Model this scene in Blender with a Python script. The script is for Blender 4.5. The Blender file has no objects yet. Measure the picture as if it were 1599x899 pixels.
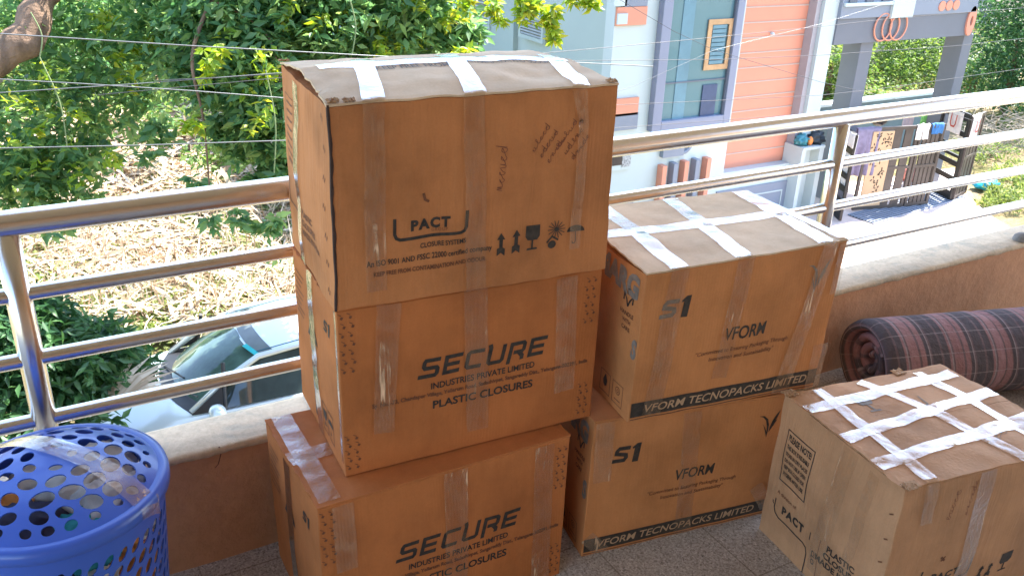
import bpy, bmesh, math, random
import numpy as np
from mathutils import Vector, Matrix, noise, geometry
random.seed(7); RNG = np.random.default_rng(11)
SC = bpy.context.scene; COL = SC.collection
PI = math.pi; R = math.radians

# ---------------------------------------------------------------- camera
EYE = Vector((0, 0, 1.55)); FPX = 1409.3271
PITCH, ROLL, YAW = 0.4279, 0.0398, -0.5321
FW = Vector((-math.sin(YAW)*math.cos(PITCH), math.cos(YAW)*math.cos(PITCH), -math.sin(PITCH)))
R0 = Vector((math.cos(YAW), math.sin(YAW), 0)); U0 = R0.cross(FW)
RT = R0*math.cos(ROLL) + U0*math.sin(ROLL); UP = -R0*math.sin(ROLL) + U0*math.cos(ROLL)
cd = bpy.data.cameras.new('camera'); cam = bpy.data.objects.new('camera', cd); COL.objects.link(cam)
cam.matrix_world = Matrix(((RT.x, UP.x, -FW.x, EYE.x), (RT.y, UP.y, -FW.y, EYE.y), (RT.z, UP.z, -FW.z, EYE.z), (0, 0, 0, 1)))
cd.sensor_width = 36; cd.lens = FPX/1599*36; cd.clip_start = .05; cd.clip_end = 2000
SC.camera = cam

# ---------------------------------------------------------------- light
SUN_EL, SUN_AZ = R(56), R(75)          # azimuth from +Y towards +X
w = bpy.data.worlds.new('World'); SC.world = w; w.use_nodes = True
nt = w.node_tree; sky = nt.nodes.new('ShaderNodeTexSky'); sky.sky_type = 'NISHITA'; sky.sun_disc = False
sky.sun_elevation = SUN_EL; sky.sun_rotation = SUN_AZ
nt.links.new(sky.outputs[0], nt.nodes['Background'].inputs[0]); nt.nodes['Background'].inputs[1].default_value = 0.15
sl = bpy.data.lights.new('sun', 'SUN'); so = bpy.data.objects.new('sun', sl); COL.objects.link(so)
sl.energy = 4.0; sl.angle = R(.5); sl.color = (1, .95, .87)
sd = Vector((math.sin(SUN_AZ)*math.cos(SUN_EL), math.cos(SUN_AZ)*math.cos(SUN_EL), math.sin(SUN_EL)))
so.rotation_euler = sd.to_track_quat('Z', 'Y').to_euler(); so.location = (3, 3, 12)
SC.view_settings.view_transform = 'Standard'; SC.view_settings.look = 'None'
SC.view_settings.exposure = 2.45; SC.view_settings.gamma = 1
SC.render.engine = 'CYCLES'
SC.cycles.max_bounces = 12; SC.cycles.diffuse_bounces = 8; SC.cycles.transparent_max_bounces = 24
SC.cycles.use_denoising = True

# ---------------------------------------------------------------- helpers
def ray(px, py): return FW + RT*((px-799.5)/FPX) - UP*((py-449.5)/FPX)
def at(px, py, Y): d = ray(px, py); return EYE + d*(Y/d.y)
def onz(px, py, z): d = ray(px, py); return EYE + d*((z-EYE.z)/d.z)
def onx(px, py, x): d = ray(px, py); return EYE + d*(x/d.x)
def pxm(Y): return Y/0.80/FPX           # metres per photo pixel, roughly, at depth Y
def tag(o, label=None, cat=None, group=None, kind=None):
    if label: o['label'] = label
    if cat: o['category'] = cat
    if group: o['group'] = group
    if kind: o['kind'] = kind
    return o
def thing(name, label, cat, loc=(0, 0, 0), group=None):
    o = bpy.data.objects.new(name, None); COL.objects.link(o); o.location = loc; o.empty_display_size = .1
    return tag(o, label, cat, group)
def adopt(o, parent):
    if parent is not None:
        o.parent = parent
        # parts are modelled in world coordinates, so only the thing's own Empty has an offset
        o.matrix_parent_inverse = Matrix.Translation(-parent.location) if parent.parent is None else Matrix.Identity(4)
    return o
class MB:
    def __init__(s): s.v = []; s.f = []
    def add(s, vs, fs):
        n = len(s.v); s.v += [tuple(p) for p in vs]; s.f += [tuple(i+n for i in f) for f in fs]; return s
    def box(s, a, b):
        x0, y0, z0 = a; x1, y1, z1 = b
        if x0 > x1: x0, x1 = x1, x0
        if y0 > y1: y0, y1 = y1, y0
        if z0 > z1: z0, z1 = z1, z0
        return s.hexa([(x0,y0,z0),(x1,y0,z0),(x0,y1,z0),(x1,y1,z0),(x0,y0,z1),(x1,y0,z1),(x0,y1,z1),(x1,y1,z1)])
    def hexa(s, c):
        return s.add(c, [(0,2,3,1),(4,5,7,6),(0,1,5,4),(1,3,7,5),(3,2,6,7),(2,0,4,6)])
    def obox(s, c, u, v, w_):             # centre, half-vectors
        c, u, v, w_ = Vector(c), Vector(u), Vector(v), Vector(w_)
        return s.hexa([c-u-v-w_, c+u-v-w_, c-u+v-w_, c+u+v-w_, c-u-v+w_, c+u-v+w_, c-u+v+w_, c+u+v+w_])
    def tube(s, pts, r, n=10, cap=True):
        pts = [Vector(p) for p in pts]; rs = r if isinstance(r, (list, tuple)) else [r]*len(pts)
        rings = []; prev = None
        for i, p in enumerate(pts):
            t = (pts[min(i+1, len(pts)-1)] - pts[max(i-1, 0)]).normalized()
            a = Vector((0, 0, 1)) if abs(t.z) < .9 else Vector((1, 0, 0))
            if prev is not None: a = prev
            u = (a - t*a.dot(t)).normalized(); prev = u; v = t.cross(u)
            rings.append([p + (u*math.cos(2*PI*k/n) + v*math.sin(2*PI*k/n))*rs[i] for k in range(n)])
        vs = [q for rg in rings for q in rg]; fs = []
        for i in range(len(pts)-1):
            for k in range(n):
                fs.append((i*n+k, i*n+(k+1) % n, (i+1)*n+(k+1) % n, (i+1)*n+k))
        if cap: fs.append(tuple(range(n))[::-1]); fs.append(tuple((len(pts)-1)*n+k for k in range(n)))
        return s.add(vs, fs)
    def grid(s, fn, nu, nv, close_u=False):
        vs = [fn(i/nu, j/nv) for j in range(nv+1) for i in range(nu+(0 if close_u else 1))]
        m = nu if close_u else nu+1; fs = []
        for j in range(nv):
            for i in range(nu):
                a = j*m+i; b = j*m+((i+1) % m if close_u else i+1)
                fs.append((a, b, b+m, a+m))
        return s.add(vs, fs)
    def lathe(s, prof, c=(0, 0, 0), n=32):   # prof (r,z)
        c = Vector(c); k = len(prof)-1
        return s.grid(lambda u, v: (c.x+prof[round(v*k)][0]*math.cos(2*PI*u), c.y+prof[round(v*k)][0]*math.sin(2*PI*u), c.z+prof[round(v*k)][1]), n, k, True)
    def build(s, name, m, parent=None, smooth=False, bevel=0, solid=0, weld=False, offs=0):
        me = bpy.data.meshes.new(name); me.from_pydata(s.v, [], s.f); me.validate()
        o = bpy.data.objects.new(name, me); COL.objects.link(o); me.materials.append(m)
        if weld:
            b = bmesh.new(); b.from_mesh(me); bmesh.ops.remove_doubles(b, verts=b.verts, dist=1e-4); bmesh.ops.recalc_face_normals(b, faces=b.faces); b.to_mesh(me); b.free()
        if smooth: me.shade_smooth()
        if solid:
            q = o.modifiers.new('s', 'SOLIDIFY'); q.thickness = solid; q.offset = offs
        if bevel:
            q = o.modifiers.new('b', 'BEVEL'); q.width = bevel; q.segments = 2; q.limit_method = 'ANGLE'; q.angle_limit = R(40)
        adopt(o, parent)
        return o
def fastmesh(name, V, F, m, parent=None, matidx=None, mats=None, smooth=False):
    me = bpy.data.meshes.new(name); V = np.asarray(V, np.float32); F = np.asarray(F, np.int32); k = F.shape[1]
    me.vertices.add(len(V)); me.vertices.foreach_set('co', V.ravel())
    me.loops.add(F.size); me.loops.foreach_set('vertex_index', F.ravel())
    me.polygons.add(len(F)); me.polygons.foreach_set('loop_start', np.arange(0, F.size, k)); me.polygons.foreach_set('loop_total', np.full(len(F), k))
    if mats:
        for q in mats: me.materials.append(q)
        me.polygons.foreach_set('material_index', np.asarray(matidx, np.int32))
    else: me.materials.append(m)
    me.update(calc_edges=True); me.validate()
    if smooth: me.shade_smooth()
    o = bpy.data.objects.new(name, me); COL.objects.link(o); adopt(o, parent); return o

# ---------------------------------------------------------------- materials
def nmat(name):
    m = bpy.data.materials.new(name); m.use_nodes = True; t = m.node_tree
    return m, t, t.nodes['Principled BSDF']
def N(t, kind, **k):
    n = t.nodes.new('ShaderNode'+kind)
    for a, b in k.items():
        if isinstance(a, str) and hasattr(n, a): setattr(n, a, b)
    return n
def noise_tex(t, scale, detail=4, rough=.6, coord='Object', stretch=None, dist=0):
    tc = N(t, 'TexCoord'); mp = N(t, 'Mapping'); t.links.new(tc.outputs[coord], mp.inputs[0])
    if stretch: mp.inputs['Scale'].default_value = stretch
    n = N(t, 'TexNoise'); n.inputs['Scale'].default_value = scale; n.inputs['Detail'].default_value = detail
    n.inputs['Roughness'].default_value = rough; n.inputs['Distortion'].default_value = dist
    t.links.new(mp.outputs[0], n.inputs['Vector']); return n
def ramp(t, src, stops, sock=0):
    r = N(t, 'ValToRGB'); e = r.color_ramp.elements
    while len(e) < len(stops): e.new(.5)
    for q, (p, c) in zip(e, stops): q.position = p; q.color = (*c, 1)
    t.links.new(src.outputs[sock], r.inputs[0]); return r
def bump(t, b, src, strength, dist, prev=None, sock=0):
    n = N(t, 'Bump'); n.inputs['Strength'].default_value = strength; n.inputs['Distance'].default_value = dist
    t.links.new(src.outputs[sock], n.inputs['Height'])
    if prev: t.links.new(prev.outputs[0], n.inputs['Normal'])
    t.links.new(n.outputs[0], b.inputs['Normal']); return n
def mixc(t, fac, a, b, blend='MIX'):
    m = N(t, 'Mix'); m.data_type = 'RGBA'; m.blend_type = blend
    for s, k in ((0, fac), (6, a), (7, b)):
        if isinstance(k, (int, float)): m.inputs[s].default_value = k
        elif isinstance(k, tuple): m.inputs[s].default_value = (*k, 1)
        else: t.links.new(k, m.inputs[s])
    return m.outputs[2]
def pbr(name, col, rough=.6, metal=0, var=.15, scale=6, bmp=0, bscale=60, bdist=.002, spec=.5, stretch=None, coat=0):
    m, t, b = nmat(name)
    b.inputs['Roughness'].default_value = rough; b.inputs['Metallic'].default_value = metal
    b.inputs['Specular IOR Level'].default_value = spec; b.inputs['Coat Weight'].default_value = coat
    n = noise_tex(t, scale, 5, .6, stretch=stretch)
    lo = tuple(max(0, c*(1-var)) for c in col); hi = tuple(min(1, c*(1+var)) for c in col)
    r = ramp(t, n, [(.3, lo), (.7, hi)]); t.links.new(r.outputs[0], b.inputs['Base Color'])
    if bmp: bump(t, b, noise_tex(t, bscale, 6, .65), bmp, bdist)
    return m
def kraft(name, col, dirt=.25, worn=False):
    m, t, b = nmat(name); b.inputs['Roughness'].default_value = .7; b.inputs['Specular IOR Level'].default_value = .22
    big = noise_tex(t, 5, 6, .6); mid = noise_tex(t, 40, 5, .6, stretch=(1, 1, .25))
    fine = noise_tex(t, 260, 3, .5)
    c1 = ramp(t, big, [(.3, tuple(c*(1-dirt) for c in col)), (.55, col), (.8, tuple(min(1, c*1.12) for c in col))])
    c2 = mixc(t, .35, c1.outputs[0], ramp(t, mid, [(.35, (.82, .79, .75)), (.65, (1, 1, 1))]).outputs[0], 'MULTIPLY')
    c3 = mixc(t, .25, c2, ramp(t, fine, [(.3, (.75, .72, .68)), (.7, (1, 1, 1))]).outputs[0], 'MULTIPLY')
    t.links.new(c3, b.inputs['Base Color'])
    # corrugation flutes: fine vertical ribs through both horizontal directions
    tc = N(t, 'TexCoord'); sx = N(t, 'SeparateXYZ'); t.links.new(tc.outputs['Object'], sx.inputs[0])
    ad = N(t, 'Math', operation='ADD'); t.links.new(sx.outputs[0], ad.inputs[0]); t.links.new(sx.outputs[1], ad.inputs[1])
    mu = N(t, 'Math', operation='MULTIPLY'); mu.inputs[1].default_value = 900; t.links.new(ad.outputs[0], mu.inputs[0])
    si = N(t, 'Math', operation='SINE'); t.links.new(mu.outputs[0], si.inputs[0])
    p = bump(t, b, si, .06, .001)
    p = bump(t, b, noise_tex(t, 14, 4, .6, stretch=(1, 1, .35)), .35, .006, p)
    if worn:
        rib = ramp(t, noise_tex(t, 26, 3, .6, stretch=(1, 1, .05)), [(.40, (0, 0, 0)), (.5, (1, 1, 1)), (.60, (.2, .2, .2))])
        p = bump(t, b, rib, .22, .003, p)
    bump(t, b, noise_tex(t, 120, 4, .6), .12, .001, p)
    return m
K_SEC = kraft('kraft_orange', (.51, .178, .054))
K_VF = kraft('kraft_warm', (.58, .245, .088))
K_PA = kraft('kraft_brown', (.53, .215, .078), .3, True)
K_PB = kraft('kraft_tan', (.54, .30, .155), .28, True)
K_TOP_LIT = kraft('kraft_flap_skylit', (.72, .54, .35), .2)  # outdoor light on the box tops is put into this lighter kraft
K_IN = kraft('kraft_torn_edge', (.46, .28, .15), .3)
INK = pbr('black_print_ink', (.035, .028, .022), .6, var=.5, scale=90)
INK_BR = pbr('brown_print_ink', (.16, .06, .025), .7, var=.3, scale=80)
INK_GREY = pbr('faded_grey_ink', (.20, .17, .14), .7, var=.3, scale=60)
PEN = pbr('ballpoint_ink', (.17, .055, .03), .7, var=.2, scale=60)
KRAFT_INK = pbr('unprinted_kraft', (.46, .30, .17), .7, var=.15, scale=60)
def tapemat(name, milky=.1, rough=.16):
    m = bpy.data.materials.new(name); m.use_nodes = True; t = m.node_tree; t.nodes.clear()
    o = N(t, 'OutputMaterial'); tr = N(t, 'BsdfTransparent'); tr.inputs[0].default_value = (.97, .95, .92, 1)
    gl = N(t, 'BsdfAnisotropic') if hasattr(bpy.types, 'ShaderNodeBsdfAnisotropic') else N(t, 'BsdfGlossy')
    gl.inputs['Roughness'].default_value = rough
    df = N(t, 'BsdfDiffuse'); df.inputs[0].default_value = (.86, .60, .38, 1)
    fr = N(t, 'LayerWeight'); fr.inputs[0].default_value = .5
    pw = N(t, 'Math', operation='POWER'); pw.inputs[1].default_value = 4.0; t.links.new(fr.outputs['Facing'], pw.inputs[0])
    n1 = noise_tex(t, 22, 5, .7, dist=1.2); n2 = noise_tex(t, 90, 3, .6)
    b1 = N(t, 'Bump'); b1.inputs['Strength'].default_value = .55; b1.inputs['Distance'].default_value = .004
    t.links.new(n1.outputs[0], b1.inputs['Height'])
    b2 = N(t, 'Bump'); b2.inputs['Strength'].default_value = .2; b2.inputs['Distance'].default_value = .001
    t.links.new(n2.outputs[0], b2.inputs['Height']); t.links.new(b1.outputs[0], b2.inputs['Normal'])
    for q in (gl, fr): t.links.new(b2.outputs[0], q.inputs['Normal'])
    mk = ramp(t, noise_tex(t, 30, 5, .7), [(.35, (milky*.4,)*3), (.75, (min(1, milky*2.2),)*3)])
    glint = ramp(t, noise_tex(t, 55, 4, .65, stretch=(1, 1, .07), dist=.5), [(.58, (0, 0, 0)), (.66, (.9, .9, .9))])  # crease glints painted as pale diffuse streaks
    pat = ramp(t, noise_tex(t, 7, 3, .6), [(.5, (0, 0, 0)), (.62, (1, 1, 1))])
    sm_ = mixc(t, 1.0, glint.outputs[0], pat.outputs[0], 'MULTIPLY'); mk2 = mixc(t, 1.0, mk.outputs[0], sm_, 'ADD')
    m1 = N(t, 'MixShader'); t.links.new(mk2, m1.inputs[0]); t.links.new(tr.outputs[0], m1.inputs[1]); t.links.new(df.outputs[0], m1.inputs[2])
    ma = N(t, 'Math', operation='MULTIPLY_ADD'); ma.inputs[1].default_value = 3.0; ma.inputs[2].default_value = .03; ma.use_clamp = True; t.links.new(pw.outputs[0], ma.inputs[0])
    m2 = N(t, 'MixShader'); t.links.new(ma.outputs[0], m2.inputs[0]); t.links.new(m1.outputs[0], m2.inputs[1]); t.links.new(gl.outputs[0], m2.inputs[2])
    t.links.new(m2.outputs[0], o.inputs[0]); return m
TAPE = tapemat('clear_packing_tape', .09, .12); TAPE_M = tapemat('wrinkled_packing_tape', .13, .17)
STEEL = pbr('polished_steel', (.72, .71, .70), .24, 1, var=.05, scale=8, bmp=.04, bscale=25)
def plaster(name, col, var=.18, bm=.5):
    m, t, b = nmat(name); b.inputs['Roughness'].default_value = .85; b.inputs['Specular IOR Level'].default_value = .2
    a = noise_tex(t, 3.5, 8, .65); s = noise_tex(t, 25, 6, .7)
    c = ramp(t, a, [(.3, tuple(x*(1-var) for x in col)), (.6, col), (.85, tuple(min(1, x*(1+var*.6)) for x in col))])
    c2 = mixc(t, .4, c.outputs[0], ramp(t, s, [(.35, (.72,)*3), (.6, (1,)*3)]).outputs[0], 'MULTIPLY')
    t.links.new(c2, b.inputs['Base Color'])
    p = bump(t, b, noise_tex(t, 70, 5, .7), bm, .006); bump(t, b, noise_tex(t, 6, 5, .6), .4, .03, p)
    return m
WALL_IN = plaster('terracotta_plaster', (.64, .34, .185)); COPING = plaster('worn_cream_coping', (.60, .50, .38), .22, .7)
# worn coping: grey-green weathering
def coping_mat():
    m, t, b = nmat('weathered_coping'); b.inputs['Roughness'].default_value = .9
    a = noise_tex(t, 9, 8, .7, dist=.6); c = ramp(t, a, [(.32, (.42, .38, .29)), (.5, (.64, .51, .35)), (.7, (.72, .59, .41))])
    e = noise_tex(t, 60, 5, .7); c2 = mixc(t, .5, c.outputs[0], ramp(t, e, [(.3, (.6, .58, .55)), (.6, (1, 1, 1))]).outputs[0], 'MULTIPLY')
    t.links.new(c2, b.inputs['Base Color']); p = bump(t, b, e, .6, .004); bump(t, b, a, .5, .01, p); return m
COPE = coping_mat()
def floor_mat():
    m, t, b = nmat('terrazzo_tiles'); b.inputs['Roughness'].default_value = .55
    tc = N(t, 'TexCoord'); v = N(t, 'TexVoronoi'); v.inputs['Scale'].default_value = 260; t.links.new(tc.outputs['Object'], v.inputs['Vector'])
    r = ramp(t, v, [(.0, (.20, .175, .15)), (.3, (.46, .42, .37)), (.62, (.58, .545, .49)), (.95, (.76, .73, .67))], 1)
    n = noise_tex(t, 130, 5, .7); c = mixc(t, .6, r.outputs[0], ramp(t, n, [(.35, (.45, .42, .38)), (.62, (1, 1, 1))]).outputs[0], 'MULTIPLY')
    d = noise_tex(t, 3, 5, .6); c = mixc(t, .35, c, ramp(t, d, [(.3, (.6, .56, .5)), (.7, (1, 1, 1))]).outputs[0], 'MULTIPLY')
    br = N(t, 'TexBrick'); br.offset = 0; br.inputs['Scale'].default_value = 1; br.inputs['Brick Width'].default_value = .3; br.inputs['Row Height'].default_value = .3
    br.inputs['Mortar Size'].default_value = .0022; br.inputs['Color1'].default_value = (1, 1, 1, 1); br.inputs['Color2'].default_value = (.93, .93, .93, 1); br.inputs['Mortar'].default_value = (.6, .57, .53, 1)
    mp = N(t, 'Mapping'); mp.inputs['Location'].default_value = (.07, .02, 0); t.links.new(tc.outputs['Object'], mp.inputs[0]); t.links.new(mp.outputs[0], br.inputs['Vector'])
    c = mixc(t, 1.0, c, br.outputs[0], 'MULTIPLY'); t.links.new(c, b.inputs['Base Color'])
    bump(t, b, n, .15, .001); return m
FLOOR = floor_mat()
def leafmat(name, a, b_, c, tr=.35, rough=.45):
    m, t, b = nmat(name); b.inputs['Roughness'].default_value = rough
    gm = N(t, 'NewGeometry'); r = ramp(t, gm, [(0, a), (.55, b_), (1, c)], 5 if len(gm.outputs) > 5 else 0)
    t.links.new(gm.outputs['Random Per Island'], r.inputs[0]); t.links.new(r.outputs[0], b.inputs['Base Color'])
    tl = N(t, 'BsdfTranslucent'); hb = N(t, 'HueSaturation'); hb.inputs['Value'].default_value = 1.7; hb.inputs['Hue'].default_value = .48; hb.inputs['Saturation'].default_value = 1.1
    t.links.new(r.outputs[0], hb.inputs['Color']); t.links.new(hb.outputs[0], tl.inputs[0])
    mx = N(t, 'MixShader'); mx.inputs[0].default_value = tr; t.links.new(b.outputs[0], mx.inputs[1]); t.links.new(tl.outputs[0], mx.inputs[2])
    t.links.new(mx.outputs[0], t.nodes['Material Output'].inputs[0]); return m
LEAF = leafmat('tree_leaf', (.07, .18, .075), (.13, .26, .10), (.25, .37, .12), .48)  # lightened leaf colours, with the haze over the trees put into them
LEAF_SUN = leafmat('sunlit_yellow_leaf', (.14, .26, .03), (.24, .36, .04), (.42, .42, .06), .5)  # yellow-green leaves, sunlight on the twigs put into the colour
LEAF_D = leafmat('shrub_leaf', (.03, .09, .035), (.05, .14, .05), (.09, .20, .065), .35)
LEAF_F = leafmat('far_leaf', (.06, .13, .03), (.11, .2, .045), (.2, .27, .07), .4, .6)
STRAW = leafmat('dry_frond', (.26, .17, .09), (.46, .36, .24), (.70, .61, .47), .15, .7)
WEED = leafmat('weed_leaf', (.08, .14, .03), (.16, .23, .06), (.30, .33, .12), .4, .6)
BARK = pbr('tree_bark', (.20, .125, .08), .9, var=.45, scale=9, bmp=.9, bscale=22, bdist=.03, stretch=(1, 1, .3))
TWIG = pbr('dry_twig', (.30, .25, .19), .9, var=.3, scale=12)
GLASS_D = pbr('dark_car_glass', (.03, .045, .045), .06, 0, var=.2, spec=.8, coat=.5)
print('materials ok')
# ================================================================ THE BALCONY
GZ = -4.6
YR, YW, YO, ZW = 1.910, 1.843, 1.974, .3229
fl = MB().box((-4.6, -2.2, -.16), (6.2, YW, 0)).build('balcony_floor', FLOOR); tag(fl, kind='structure')
par = thing('parapet_wall', 'low peach plastered parapet wall with worn cream top under the steel railing', 'wall', (2, 1.9, 0))
pb = MB()
def wallface(u, v):
    x = -4.6 + 10.8*u; z = -.4 + (ZW+.385)*v
    return (x, YW - .004 + .004*noise.noise(Vector((x*5, 0, z*7))), z)
pb.grid(wallface, 360, 24)
pb.add([(-4.6, YW-.002, -.4), (6.2, YW-.002, -.4), (-4.6, YO, -.4), (6.2, YO, -.4), (-4.6, YO, ZW-.015), (6.2, YO, ZW-.015), (-4.6, YW, ZW-.015), (6.2, YW, ZW-.015)], [(0,2,3,1), (2,4,5,3), (4,6,7,5), (0,6,4,2), (1,3,5,7)])
pb.build('wall_body', WALL_IN, par, smooth=False)
cp = MB()
cpr = [(YW-.012, ZW-.016), (YW-.010, ZW-.003), (YW+.004, ZW), (YW+.06, ZW+.003), (YO-.012, ZW+.001), (YO+.006, ZW-.006), (YO+.008, ZW-.03)]
def cope(u, v):
    x = -4.6+10.8*u; k = round(v*6); y, z = cpr[k]
    q = noise.noise(Vector((x*16, k*.7, 0)))*.004 + noise.noise(Vector((x*55, k, 3)))*.0022
    return (x, y + (q if k < 3 else -q*.6), z + q*.5)
cp.grid(cope, 860, 6)
cp.build('coping', COPE, par, smooth=True, solid=.012, offs=-1)
# crack in the plaster
ck = MB(); pts = [onz(342, 700, .0)]
cr = [(342, 697), (345, 708), (343, 716), (341, 724), (336, 730)]
cv = [at(x, y, YW-.0075) for x, y in cr]
for a, b in zip(cv, cv[1:]): ck.add([a+Vector((-.0012, 0, 0)), a+Vector((.0012, 0, 0)), b+Vector((.0012, 0, 0)), b+Vector((-.0012, 0, 0))], [(0, 1, 2, 3)])
ck.build('plaster_crack', pbr('dark_crack', (.12, .06, .04), .9), par)

# the building the balcony belongs to: slab overhead, back and end walls, above and behind the camera
own = thing('balcony_building', 'peach plastered building around the balcony, roof slab overhead and wall behind', 'building', (1, -2, 0))
MB().box((-2.6, -2.3, 3.0), (6.3, 2.46, 3.1)).build('ceiling_slab', plaster('ceiling_paint', (.54, .46, .35)), own)
MB().box((-2.6, -2.35, -.2), (6.3, -2.2, 3.0)).build('back_wall', plaster('warm_peach_plaster', (.46, .27, .155)), own)
MB().box((-4.75, -2.35, GZ), (6.3, 1.3, -.2)).build('lower_wall', pbr('grey_concrete_wall', (.17, .17, .16), .9, var=.2, scale=2), own)

# railing
rl = thing('balcony_railing', 'polished steel balcony railing, one thick top rail and three thin rails', 'railing', (1.14, YR, ZW))
def rail(z, r, name, dips=0): 
    return MB().tube([(-4.55, YR, z), (0, YR, z), (2, YR, z), (4, YR, z), (6.2, YR, z)], r, 28).build(name, STEEL, rl, smooth=True)
rail(.8975, .0275, 'top_rail')
for z in (.748, .6004, .4535): rail(z, .0165, 'rail')
for x in (-2.36, -.0278, 2.307, 4.64):
    MB().tube([(x, YR, ZW-.003), (x, YR, .60), (x, YR, .88)], .0245, 24).build('post', STEEL, rl, smooth=True)
    MB().lathe([(.0, .010), (.026, .010), (.030, .018), (.052, .006), (.056, -.002)], (x, YR, ZW+.001), 28).build('post_flange', STEEL, rl, smooth=True)
st = MB().lathe([(0, .028), (.014, .026), (.026, .016), (.030, .004), (.03, -.002)], onz(1594, 374, ZW+.004), 14)
st.v = [(a+noise.noise(Vector((a, b, c))*40)*.006, b, c) for a, b, c in st.v]
tag(st.build('stone', pbr('grey_stone', (.25, .23, .21), .9, var=.3, scale=40), None, smooth=True), 'small grey stone lying on the cream top of the parapet', 'stone')

# ================================================================ CARDBOARD BOXES
CORN = {
1: [[0.4119,1.4279,0],[0.9983,1.4133,0],[0.4163,1.7923,0],[1.0068,1.785,0],[0.4149,1.4313,0.3938],[1.0087,1.4246,0.3954],[0.411,1.7942,0.3922],[1.0073,1.7862,0.3922]],
2: [[0.4995,1.5026,0.3952],[1.0915,1.466,0.3981],[0.5221,1.8657,0.3945],[1.112,1.8228,0.3943],[0.4962,1.5008,0.7839],[1.0856,1.4591,0.784],[0.5217,1.8601,0.7799],[1.1114,1.8216,0.7839]],
3: [[0.4902,1.4878,0.7875],[1.0737,1.4338,0.7914],[0.5274,1.8760,0.7815],[1.0984,1.8339,0.7851],[0.4928,1.4829,1.1836],[1.0674,1.4323,1.1887],[0.5274,1.8780,1.1817],[1.0979,1.8342,1.1839]],
4: [[1.0799,1.439,0],[1.6298,1.3558,0],[1.1531,1.836,0],[1.693,1.7483,0],[1.0887,1.4434,0.3959],[1.6174,1.3426,0.3863],[1.1539,1.836,0.3929],[1.6919,1.7471,0.3926]],
5: [[1.155,1.4031,0.3975],[1.6911,1.3365,0.390],[1.2033,1.801,0.3949],[1.7459,1.7367,0.3937],[1.1552,1.3927,0.781],[1.7074,1.3322,0.7928],[1.2034,1.8001,0.7855],[1.7472,1.7365,0.7861]],
6: [[1.5125,0.9106,0],[2.0902,0.8673,0],[1.5646,1.3172,0],[2.1269,1.2689,0],[1.5258,0.9227,0.4031],[2.0872,0.8524,0.3921],[1.5732,1.3195,0.4091],[2.1059,1.2743,0.3859]]}
FIDX = {'F': (0,1,4,5), 'L': (2,0,6,4), 'T': (4,5,6,7), 'R': (1,3,5,7), 'B': (3,2,7,6), 'D': (2,3,0,1)}
def nz(p, f, s): return noise.noise(Vector((p[0]*f+s, p[1]*f-s, p[2]*f+2*s)))
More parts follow.
